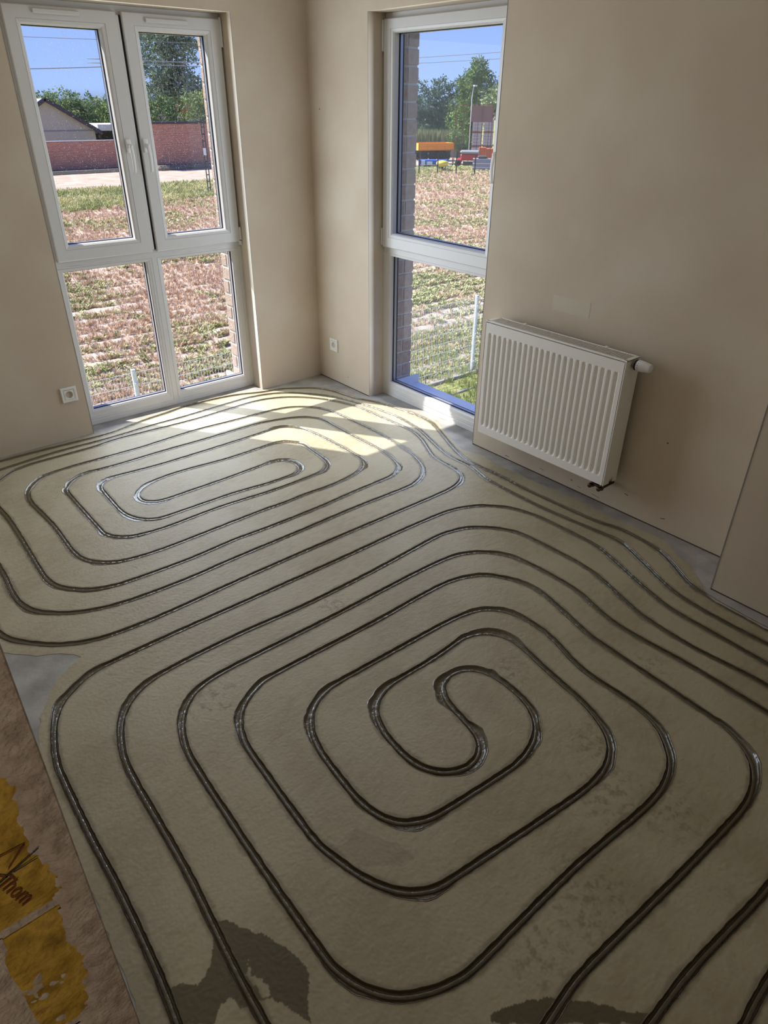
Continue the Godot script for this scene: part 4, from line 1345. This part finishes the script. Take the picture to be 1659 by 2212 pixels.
func far_left() -> void:
	solid("brick_wall", "long low red brick boundary wall beyond the earth road", "wall", Vector3(-61.0, GROUND, 0.0), 0.0, [["wall", M.red_brick, [[Vector3(-0.25, -0.2, -24.4), Vector3(0.0, 2.2, 2.0)]]], ["coping", M.block_grey, [[Vector3(-0.3, 2.2, -24.4), Vector3(0.05, 2.27, 2.0)]]]])
	solid("brick_wall", "taller red brick wall with dark coping at the right of the double window view", "wall", Vector3(-59.6, GROUND, 0.0), 0.0, [["wall", M.red_brick, [[Vector3(-0.4, -0.2, -37.0), Vector3(0.0, 3.42, -24.2)]]], ["coping", M.charcoal, [[Vector3(-0.5, 3.42, -37.2), Vector3(0.1, 3.6, -24.1)]]]])
	solid("earth_bank", "dark strip of scrub and rubble along the brick wall foot", "bank", Vector3(-59.0, GROUND, 0.0), 0.0, [["bank", plain(Color("6f665a"), 0.95), [[Vector3(-0.58, -0.2, -37.0), Vector3(0.9, 0.35, -24.2)], [Vector3(-1.95, -0.2, -24.0), Vector3(0.0, 0.22, 2.0)]], 0.2]])
	# barn with its gable towards the house
	var t := thing("barn", "grey rendered barn with its pitched gable facing the house", "building", Vector3(-69.5, GROUND, -19.4))
	var st := begin()
	var gable := [Vector2(-4.0, 0.0), Vector2(4.0, 0.0), Vector2(4.0, 2.75), Vector2(0.0, 5.1), Vector2(-4.0, 2.75)]
	for x in [0.0, -12.0]:
		var c := Vector3(-6, 2, 0)
		for k in range(1, 4):
			tri(st, Vector3(x, gable[0].y, gable[0].x), Vector3(x, gable[k].y, gable[k].x), Vector3(x, gable[k + 1].y, gable[k + 1].x), c)
	for k in 5:
		var a: Vector2 = gable[k]
		var b: Vector2 = gable[(k + 1) % 5]
		quad(st, Vector3(0, a.y, a.x), Vector3(0, b.y, b.x), Vector3(-12, b.y, b.x), Vector3(-12, a.y, a.x), Vector3(-6, 2, 0))
	made("walls", st, M.render_wall, t)
	boxes("band", [[Vector3(0.0, 2.65, -4.0), Vector3(0.03, 2.75, 4.0)]], M.grey, t)
	for s in [-1.0, 1.0]:
		st = begin()
		var along := Vector3(0, -2.35, 4.0 * s).normalized()
		var up := Vector3(0, 4.0, 2.35 * s).normalized()
		var x := Transform3D(Basis(Vector3.RIGHT, up, along), Vector3(0.25, 5.1, 0.0))
		box(st, Vector3(-12.6, 0.0, 0.0), Vector3(0.0, 0.14, 5.2), 0.03, x)
		made("roof", st, M.roof_sheet, t)
		st = begin()
		box(st, Vector3(0.0, -0.12, -0.1), Vector3(0.12, 0.2, 5.25), 0.03, x)
		made("verge_board", st, M.roof_dark, t)
	t = solid("shed", "open-fronted shed with a pale flat roof right of the barn", "building", Vector3(-70.8, GROUND, -26.4), 0.0, [["roof", M.tarp_white, [[Vector3(-4.0, 2.62, -2.8), Vector3(0.6, 3.15, 2.4)]]], ["back_wall", M.charcoal, [[Vector3(-4.0, 0.0, -2.8), Vector3(-3.8, 2.62, 2.4)]]], ["post", M.charcoal, [[Vector3(-0.2, 0.0, -2.6), Vector3(0.0, 2.62, -2.4)]]], ["post", M.charcoal, [[Vector3(-0.2, 0.0, 2.0), Vector3(0.0, 2.62, 2.2)]]], ["stacked_goods", M.grey, [[Vector3(-2.5, 0.0, -2.2), Vector3(-1.0, 1.9, -0.4)], [Vector3(-2.2, 0.0, 0.0), Vector3(-0.8, 1.5, 1.6)]]]])
	solid("house", "distant house showing a low red tiled roof between the trees", "building", Vector3(-88.0, GROUND, -41.5), 0.3, [["wall", M.render_wall, [[Vector3(-3.0, 0.0, -4.0), Vector3(3.0, 3.8, 4.0)]]], ["roof", plain(Color("9a6a60"), 0.9), [[Vector3(-3.5, 3.8, -4.4), Vector3(3.5, 5.0, 4.4)]], 0.9]])
	# lattice pole: two legs, rungs, pale plates
	t = thing("lattice_pole", "thin dark lattice pole at the field edge right of the double window view", "pole", Vector3(-40.6, GROUND, -19.8), 0.5)
	st = begin()
	box(st, Vector3(-0.12, -0.2, -0.03), Vector3(-0.08, 4.3, 0.03))
	box(st, Vector3(0.08, -0.2, -0.03), Vector3(0.12, 4.3, 0.03))
	made("leg", st, M.charcoal, t)
	for k in 11:
		st = begin()
		box(st, Vector3(-0.1, 0.3 + k * 0.38, -0.02), Vector3(0.1, 0.36 + k * 0.38, 0.02))
		made("rung", st, M.charcoal, t)
	boxes("plate", [[Vector3(-0.1, 2.2, 0.03), Vector3(0.1, 2.6, 0.06)]], M.white, t)
	var e := stretch(Vector3(-39.14, 4.34, -10.18), Vector3(-38.16, 4.33, -13.11), 2.0)
	wire("faint overhead wire, topmost across the left sash's sky", e[0], e[1], 0.0, 0.012)
	e = stretch(Vector3(-53.61, 3.48, -14.18), Vector3(-52.14, 3.68, -18.53), 0.6)
	wire("dark overhead wire crossing the sky above the barn", e[0], e[1], 0.05, 0.03)
	e = stretch(Vector3(-32.81, 3.27, -13.0), Vector3(-31.87, 3.23, -15.06), 1.0)
	wire("upper of two pale wires in front of the big tree", e[0], e[1], 0.0, 0.02)
	e = stretch(Vector3(-32.82, 3.12, -12.98), Vector3(-31.88, 3.09, -15.04), 1.0)
	wire("lower of two pale wires in front of the big tree", e[0], e[1], 0.0, 0.02)


func wheel(parent: Node, at: Vector3, radius: float, wide: float) -> void:   # axle along the parent's z
	var st := begin(true)
	var x := Transform3D(Basis(Vector3.RIGHT, PI / 2), at)
	lathe(st, [Vector2(0.0, -wide * 0.3), Vector2(radius * 0.5, -wide * 0.3), Vector2(radius * 0.6, -wide / 2), Vector2(radius * 0.93, -wide / 2), Vector2(radius, -wide * 0.3), Vector2(radius, wide * 0.3), Vector2(radius * 0.93, wide / 2), Vector2(radius * 0.6, wide / 2), Vector2(radius * 0.5, wide * 0.3), Vector2(0.0, wide * 0.3)], 18, x)
	made("wheel", st, M.tyre, parent)


func far_right() -> void:
	# yellow-orange tipping trailer; its long side is turned to the house
	var turn := atan2(2.8, 2.3) + 0.35
	var t := thing("trailer", "orange and yellow two-axle farm trailer standing behind the field", "trailer", Vector3(-53.9, GROUND, -52.0), turn)
	boxes("body", [[Vector3(-1.95, 0.95, -0.95), Vector3(1.95, 1.05, 0.95)], [Vector3(-1.95, 0.95, 0.90), Vector3(1.95, 1.62, 0.95)], [Vector3(-1.95, 0.95, -0.95), Vector3(1.95, 1.62, -0.90)], [Vector3(-1.95, 0.95, -0.95), Vector3(-1.90, 1.62, 0.95)], [Vector3(1.90, 0.95, -0.95), Vector3(1.95, 1.62, 0.95)]], M.orange, t, 0.01)
	boxes("rib", [[Vector3(-1.95, 1.25, 0.95), Vector3(1.95, 1.30, 0.98)], [Vector3(-0.03, 0.95, 0.95), Vector3(0.03, 1.62, 0.99)], [Vector3(0.95, 0.95, 0.95), Vector3(1.0, 1.62, 0.99)], [Vector3(-1.0, 0.95, 0.95), Vector3(-0.95, 1.62, 0.99)]], M.orange, t, 0.005)
	boxes("tailboard", [[Vector3(-1.99, 0.98, -0.92), Vector3(-1.945, 1.60, 0.92)]], M.yellow, t, 0.01)
	boxes("chassis", [[Vector3(-2.2, 0.72, -0.35), Vector3(1.9, 0.9, 0.35)], [Vector3(-1.2, 0.4, -0.8), Vector3(-1.1, 0.9, 0.8)], [Vector3(1.1, 0.4, -0.8), Vector3(1.2, 0.9, 0.8)]], M.charcoal, t)
	for x in [-1.25, -0.35, 0.55, 1.2]:
		for z in [-0.8, 0.8]:
			if x == -0.35 and z < 0.0:
				continue
			wheel(t, Vector3(x, 0.44, z), 0.44, 0.3)
	t = thing("farm_implement", "low blue farm implement lying in front of the orange trailer", "machine", Vector3(-46.2, GROUND, -44.9), atan2(1.9, 1.83))
	boxes("frame", [[Vector3(-1.3, 0.35, -0.4), Vector3(1.3, 0.75, 0.3)], [Vector3(-1.35, 0.1, 0.2), Vector3(-1.2, 0.85, 0.4)], [Vector3(1.1, 0.1, 0.2), Vector3(1.25, 0.85, 0.4)]], M.blue, t, 0.04)
	boxes("panel", [[Vector3(-1.1, 0.3, 0.3), Vector3(-0.75, 0.7, 0.33)], [Vector3(-0.6, 0.35, 0.3), Vector3(-0.1, 0.6, 0.33)]], M.white, t, 0.01)
	boxes("roller", [[Vector3(-1.3, 0.0, -0.1), Vector3(1.3, 0.32, 0.2)]], M.charcoal, t, 0.12)
	t = thing("hopper", "small yellow hopper on legs in front of the blue implement", "machine", Vector3(-43.3, GROUND, -43.2), 0.7)
	var st := begin(true)
	lathe(st, [Vector2(0.0, 0.42), Vector2(0.3, 0.44), Vector2(0.52, 0.60), Vector2(0.55, 0.68), Vector2(0.45, 0.85), Vector2(0.0, 0.92)], 20)
	made("bowl", st, M.yellow, t)
	boxes("leg", [[Vector3(-0.3, 0.0, -0.05), Vector3(-0.22, 0.5, 0.05)], [Vector3(0.22, 0.0, -0.05), Vector3(0.3, 0.5, 0.05)], [Vector3(-0.1, 0.0, -0.1), Vector3(0.1, 0.44, 0.1)]], M.charcoal, t)
	t = thing("mower", "red mowing machine with a grey lid and dark wheels", "machine", Vector3(-45.9, GROUND, -49.2), atan2(1.03, 1.08))
	boxes("body", [[Vector3(-0.85, 0.55, -0.5), Vector3(0.85, 1.1, 0.5)], [Vector3(-1.2, 0.3, -0.2), Vector3(-0.7, 0.7, 0.45)]], M.red, t, 0.1)
	boxes("lid", [[Vector3(-0.9, 1.1, -0.55), Vector3(0.9, 1.38, 0.55)]], M.grey, t, 0.12)
	boxes("linkage", [[Vector3(-1.9, 0.2, 0.3), Vector3(-0.5, 0.3, 0.4)], [Vector3(-1.6, 0.1, 0.2), Vector3(-1.5, 0.75, 0.3)], [Vector3(-0.6, 0.12, 0.4), Vector3(0.7, 0.5, 0.6)]], M.charcoal, t, 0.03)
	wheel(t, Vector3(-1.05, 0.3, 0.7), 0.3, 0.18)
	wheel(t, Vector3(0.75, 0.35, 0.6), 0.35, 0.2)
	t = solid("container", "grey slatted box container beside the red machine", "container", Vector3(-42.3, GROUND, -46.9), atan2(1.03, 1.08), [["box", M.grey, [[Vector3(-0.7, 0.1, -0.5), Vector3(0.85, 0.98, 0.5)]]], ["lid", M.charcoal, [[Vector3(-0.3, 0.98, -0.45), Vector3(0.5, 1.2, 0.45)]], 0.08], ["rib", M.white, [[Vector3(-0.7, 0.3, 0.5), Vector3(0.85, 0.34, 0.53)], [Vector3(-0.7, 0.6, 0.5), Vector3(0.85, 0.64, 0.53)]]]])
	t = solid("tile_stack", "stack of orange roof tiles at the foot of the grey blocks", "tiles", Vector3(-48.9, GROUND, -54.6), atan2(1.03, 1.08), [["pallet", M.rust, [[Vector3(-0.7, 0.0, -0.5), Vector3(0.7, 0.14, 0.5)]]], ["tiles", M.tile_orange, [[Vector3(-0.68, 0.14, -0.48), Vector3(-0.02, 1.35, 0.48)], [Vector3(0.02, 0.14, -0.48), Vector3(0.68, 1.25, 0.48)]]]])
	# pallets of grey building blocks, three high
	turn = atan2(1.37, 1.46)
	var first := block_pallet()
	var spot := 0
	for col in 3:
		for level in 3:
			var o: Node3D = first if spot == 0 else first.duplicate()
			if spot:
				o.name = "block_pallet"
				add_child(o, true)
			o.position = Vector3(-51.9, GROUND + level * 1.27, -55.6) + Vector3(cos(turn), 0, -sin(turn)) * (0.52 + col * 1.12)
			o.rotation.y = turn
			tag(o, "pallet of grey building blocks, %s, %s of its stack" % [["leftmost stack beside the rusty frame", "middle of the three stacks", "rightmost stack by the window edge"][col], ["bottom", "middle", "top"][level]], "pallet", "pallets of grey building blocks")
			spot += 1
	t = thing("rusty_frame", "rusty steel post frame standing before the grey block stacks", "frame", Vector3(-48.6, GROUND, -51.9), atan2(1.65, 1.76))
	for x in [-1.45, -0.75, -0.1, 1.05, 2.0]:
		boxes("post", [[Vector3(x - 0.03, 0.0, -0.03), Vector3(x + 0.03, 5.0 if x > -0.5 else 5.0, 0.03)]], M.rust, t, 0.0)
	for y in [1.1, 2.2, 3.4, 4.96]:
		boxes("rail", [[Vector3(-1.45, y, -0.02), Vector3(-0.75 if y < 4.0 else 2.0, y + 0.05, 0.02)]], M.rust, t, 0.0)
	boxes("sheet", [[Vector3(-0.1, 3.6, -0.08), Vector3(2.0, 4.9, -0.05)]], plain(Color("8d7068"), 0.9), t, 0.0)
	t = thing("white_dome", "white domed tarpaulin cover on top of the block stacks' edge", "cover", Vector3(-51.75, GROUND + 3.81, -55.75))
	st = begin(true)
	lathe(st, [Vector2(0.55, 0.0), Vector2(0.52, 0.2), Vector2(0.4, 0.4), Vector2(0.2, 0.52), Vector2(0.0, 0.56)], 20)
	made("cover", st, M.tarp_white, t)
	solid("concrete_fence", "long grey concrete panel fence behind the orange trailer", "fence", Vector3(-56.6, GROUND, -55.9), atan2(3.5, 3.4), [["panel", M.grey, [[Vector3(-9.0, 0.0, -0.05), Vector3(3.2, 1.42, 0.05)]]], ["post", M.charcoal, [[Vector3(0.4, 0.0, -0.08), Vector3(0.52, 1.7, 0.08)]]]])
	for k in 5:
		var at := Vector3(lerpf(-43.0, -38.9, k / 4.0), GROUND, lerpf(-38.2, -42.6, k / 4.0))
		var st2 := begin()
		box(st2, Vector3(-0.035, -0.1, -0.035), Vector3(0.035, 1.55, 0.035), 0.005)
		var p := made("fence_post", st2, M.black, self)
		p.position = at
		tag(p, "thin black fence post at the field's far edge, %s from the left" % ["first", "second", "third", "fourth", "fifth"][k], "post", "thin black posts at the field edge")
	st = begin()
	box(st, Vector3(-3.0, 0.0, -0.1), Vector3(1.6, 0.22, 0.1), 0.03)
	var kerb := made("kerb", st, M.block_grey, self)
	kerb.position = Vector3(-45.6, GROUND, -43.0)
	kerb.rotation.y = atan2(1.9, 1.83)
	tag(kerb, "pale kerb line in front of the blue implement", "kerb")
	t = thing("lamp_post", "slim pale street lamp in front of the conifer", "street lamp", Vector3(-48.1, GROUND, -51.3))
	st = begin(true)
	tube(st, [Vector3(0, 0, 0), Vector3(0, 5.6, 0), Vector3(0.05, 6.3, -0.05), Vector3(0.12, 6.5, -0.12)], 0.035, 8)
	made("pole", st, M.galvanised, t)
	boxes("lamp_head", [[Vector3(0.05, 6.45, -0.35), Vector3(0.25, 6.55, 0.0)]], M.white, t)
	var e := stretch(Vector3(-40.48, 4.49, -37.59), Vector3(-36.31, 4.84, -41.75), 0.5)
	wire("upper overhead wire across the narrow window's sky", e[0], e[1], 0.02, 0.018)
	e = stretch(Vector3(-40.47, 4.15, -37.6), Vector3(-36.28, 4.45, -41.77), 0.5)
	wire("lower overhead wire across the narrow window's sky", e[0], e[1], 0.02, 0.018)


func block_pallet() -> Node3D:
	var t := thing("block_pallet", "", "pallet")
	var st := begin()
	var r := RandomNumberGenerator.new()
	r.seed = 9
	for y in 4:
		for x in 4:
			for z in [-1, 1]:
				var c := Vector3(-0.375 + x * 0.25, 0.26 + y * 0.28, z * 0.24)
				box(st, c - Vector3(0.117, 0.13, 0.23), c + Vector3(0.117, 0.13, 0.23 + r.randf() * 0.015), 0.012)
	made("blocks", st, M.block_grey, t)
	boxes("pallet", [[Vector3(-0.52, 0.0, -0.5), Vector3(0.52, 0.09, 0.5)]], M.rust, t)
	boxes("strap", [[Vector3(-0.02, 0.1, -0.48), Vector3(0.02, 1.25, 0.50)]], M.charcoal, t)
	return t


# ---------------------------------------------------------------- trees

func leaf_clump(seed_number: int) -> ArrayMesh:
	var r := RandomNumberGenerator.new()
	r.seed = seed_number
	var st := begin()
	for k in 16:
		var c := Vector3(r.randfn(), r.randfn(), r.randfn()) * 0.42
		var a := Vector3(r.randfn(), r.randfn() * 0.6, r.randfn()).normalized() * 0.34
		var b := a.cross(Vector3(r.randfn(), r.randfn(), r.randfn())).normalized() * 0.17
		for v in [c - a, c + b, c + a, c - a, c + a, c - b]:
			st.add_vertex(v)
	return finish(st)


func tree(called: String, label: String, category: String, at: Vector3, trunk: float, blobs: Array, dark: Color, light: Color, amount: float, clump: float, group := "") -> void:
	# blobs: [centre above the foot, radii]; leaf clumps fill their shells
	var t := thing(called, label, category, at, 0.0, group)
	var places := []
	var colours := []
	for b in blobs:
		var c: Vector3 = b[0]
		var e: Vector3 = b[1]
		var n := int(amount * (e.x * e.y + e.y * e.z + e.x * e.z) / (clump * clump))
		for k in n:
			var d := Vector3(rng.randfn(), rng.randfn(), rng.randfn()).normalized()
			var s := pow(rng.randf(), 0.28)
			var lumpy := 1.0 + 0.28 * noise.get_noise_3d(d.x * 1.7 + at.x, d.y * 1.7 + c.y, d.z * 1.7 + at.z)
			var p := c + d * e * s * lumpy
			if p.y < 0.0:
				continue
			places.append(Transform3D(Basis.from_euler(Vector3(rng.randf(), rng.randf(), rng.randf()) * TAU).scaled(Vector3.ONE * clump * rng.randf_range(0.7, 1.25)), p))
			colours.append(dark.lerp(light, clampf(rng.randf() * 0.8 + noise.get_noise_3d(p.x * 0.7, p.y * 0.7, p.z * 0.7) * 0.6, 0.0, 1.0)))
	var st := begin(true)
	var foot := [Vector3(0, -0.2, 0), Vector3(0.05, trunk * 0.5, 0), Vector3(0.0, trunk, 0.05)]
	tube(st, foot, 0.08 + trunk * 0.03, 8)
	for b in blobs:
		tube(st, [Vector3(0, trunk * 0.6, 0), (b[0] + Vector3(0, trunk, 0)) * 0.5, b[0]], 0.05 + trunk * 0.01, 6)
	made("trunk", st, M.bark, t)
	scatter("foliage", clump_mesh, M.leaf, t, places, colours).set_meta("kind", "stuff")

var clump_mesh: ArrayMesh


func trees() -> void:
	clump_mesh = leaf_clump(8)
	var deep := Color(0.09, 0.15, 0.07)
	var mid := Color(0.19, 0.28, 0.12)
	var pale := Color(0.33, 0.42, 0.20)
	var olive := Color(0.40, 0.44, 0.17)
	var grey_green := Color(0.36, 0.44, 0.32)
	tree("broad_tree", "big grey-green poplar filling the right sash above the bushes", "tree", Vector3(-74.0, GROUND, -33.2), 5.0, [[Vector3(0, 8.0, 0.8), Vector3(3.0, 4.5, 3.0)], [Vector3(0.3, 11.0, -1.4), Vector3(2.6, 3.2, 2.4)], [Vector3(0.5, 6.2, -1.0), Vector3(2.6, 1.9, 2.6)], [Vector3(0.5, 5.4, -3.4), Vector3(1.6, 1.2, 1.6)]], Color(0.17, 0.23, 0.17), grey_green, 3.0, 0.45)
	var left := [[-92.0, -22.5, 5.6], [-92.0, -26.3, 5.9], [-91.5, -28.8, 6.1], [-90.5, -31.5, 5.6], [-88.0, -33.6, 6.6], [-90.0, -36.5, 6.0], [-91.0, -18.5, 6.0]]
	var l := ["behind the barn's left edge", "just left of the barn ridge", "just right of the barn ridge", "halfway along the right barn slope", "close to the left sash's right edge", "behind the sash frames, right of the left sash", "left of the barn, behind the window edge"]
	for k in left.size():
		var s: Array = left[k]
		tree("hedge_tree", "mid-green tree in the far row, " + l[k], "tree", Vector3(s[0], GROUND, s[1]), 3.0, [[Vector3(0, s[2] * 0.60, 0), Vector3(2.1, s[2] * 0.40, 2.1)], [Vector3(0.3, s[2] * 0.35, 0.9), Vector3(1.9, s[2] * 0.35, 1.9)]], deep.lerp(mid, 0.5), pale, 2.6, 0.45, "far trees behind the barn")
	tree("bush", "dark green round bush behind the tall brick wall", "bush", Vector3(-61.8, GROUND, -26.6), 2.0, [[Vector3(0, 3.9, 0), Vector3(1.4, 1.7, 1.7)]], deep, mid, 2.4, 0.4)
	tree("bush", "olive yellow-green bush at the right, behind the tall brick wall", "bush", Vector3(-61.0, GROUND, -29.6), 2.0, [[Vector3(0, 3.6, 0), Vector3(1.4, 2.2, 1.7)], [Vector3(0, 4.6, -0.9), Vector3(1.0, 1.2, 1.2)]], mid, olive, 2.4, 0.4)
	tree("bush", "small light green bush low behind the brick wall's step", "bush", Vector3(-62.2, GROUND, -24.9), 1.4, [[Vector3(0, 3.1, 0), Vector3(0.9, 0.9, 0.9)]], mid, olive, 2.2, 0.35)
	# behind the narrow window
	var right := [[-80.5, -70.2, 8.0], [-77.5, -71.5, 8.3], [-76.2, -74.2, 8.6], [-74.5, -76.6, 8.8], [-83.5, -67.0, 8.2]]
	l = ["second from the left in the narrow window", "third from the left in the narrow window", "with a pointed top, left of the conifer", "half hidden by the conifer", "hidden at the brick reveal"]
	for k in right.size():
		var s: Array = right[k]
		tree("dark_tree", "dark blue-green tree in a dense row, " + l[k], "tree", Vector3(s[0], GROUND, s[1]), 4.0, [[Vector3(0, s[2] * 0.5, 0), Vector3(1.9, s[2] * 0.46, 1.9)], [Vector3(0.5, s[2] * 0.25, 0.3), Vector3(2.2, s[2] * 0.25, 2.2)]], Color(0.08, 0.13, 0.09), Color(0.20, 0.28, 0.21), 3.0, 0.45, "dark row of trees in the narrow window")
	tree("conifer", "tall broad green tree, pointed on its left, in the narrow window", "tree", Vector3(-62.3, GROUND, -66.0), 4.0, [[Vector3(-0.4, 3.4, 0.4), Vector3(2.2, 3.4, 2.2)], [Vector3(0.2, 6.2, -0.2), Vector3(1.9, 3.0, 1.9)], [Vector3(0.3, 8.2, -0.4), Vector3(1.1, 1.5, 1.1)], [Vector3(1.1, 6.0, -1.3), Vector3(1.5, 2.4, 1.5)]], Color(0.10, 0.17, 0.06), Color(0.28, 0.38, 0.13), 3.2, 0.4)
	tree("broad_tree", "pale yellow-green tree behind the rusty frame", "tree", Vector3(-52.6, GROUND, -58.6), 3.0, [[Vector3(0, 4.9, 0), Vector3(1.2, 1.5, 1.3)], [Vector3(0.6, 5.4, -0.9), Vector3(1.1, 1.2, 1.1)]], mid, Color(0.5, 0.52, 0.32), 2.2, 0.4)
	tree("shrub", "dark rounded shrub right of the reeds", "bush", Vector3(-55.2, GROUND, -56.9), 1.0, [[Vector3(0, 1.6, 0), Vector3(1.0, 1.0, 1.2)]], deep, mid, 2.6, 0.35)
	tree("shrub", "low clipped dark shrub beside the concrete fence end", "bush", Vector3(-53.6, GROUND, -57.0), 0.8, [[Vector3(0, 0.8, 0), Vector3(0.8, 0.8, 0.8)]], Color(0.02, 0.04, 0.02), deep, 2.6, 0.3)
	var places := []
	var colours := []
	for i in 2600:
		var s := rng.randf()
		var deepness := rng.randf()
		var p := Vector3(lerpf(-61.5, -56.5, s), GROUND + 0.2, lerpf(-54.0, -58.6, s)) + Vector3(-0.75, 0, -0.66) * deepness * 4.0
		places.append(Transform3D(Basis(Vector3.UP, rng.randf() * TAU).scaled(Vector3(0.7, rng.randf_range(1.8, 2.7), 0.7)), p))
		colours.append(Color(0.16, 0.21, 0.08).lerp(Color(0.42, 0.40, 0.24), rng.randf()))
	var reeds := scatter("reeds", blade_tuft(9, 0.05, 0.35, 12), M.weed, self, places, colours)
	tag(reeds, "tall pale reeds behind the concrete fence and trailer", "reeds")
	reeds.set_meta("kind", "stuff")
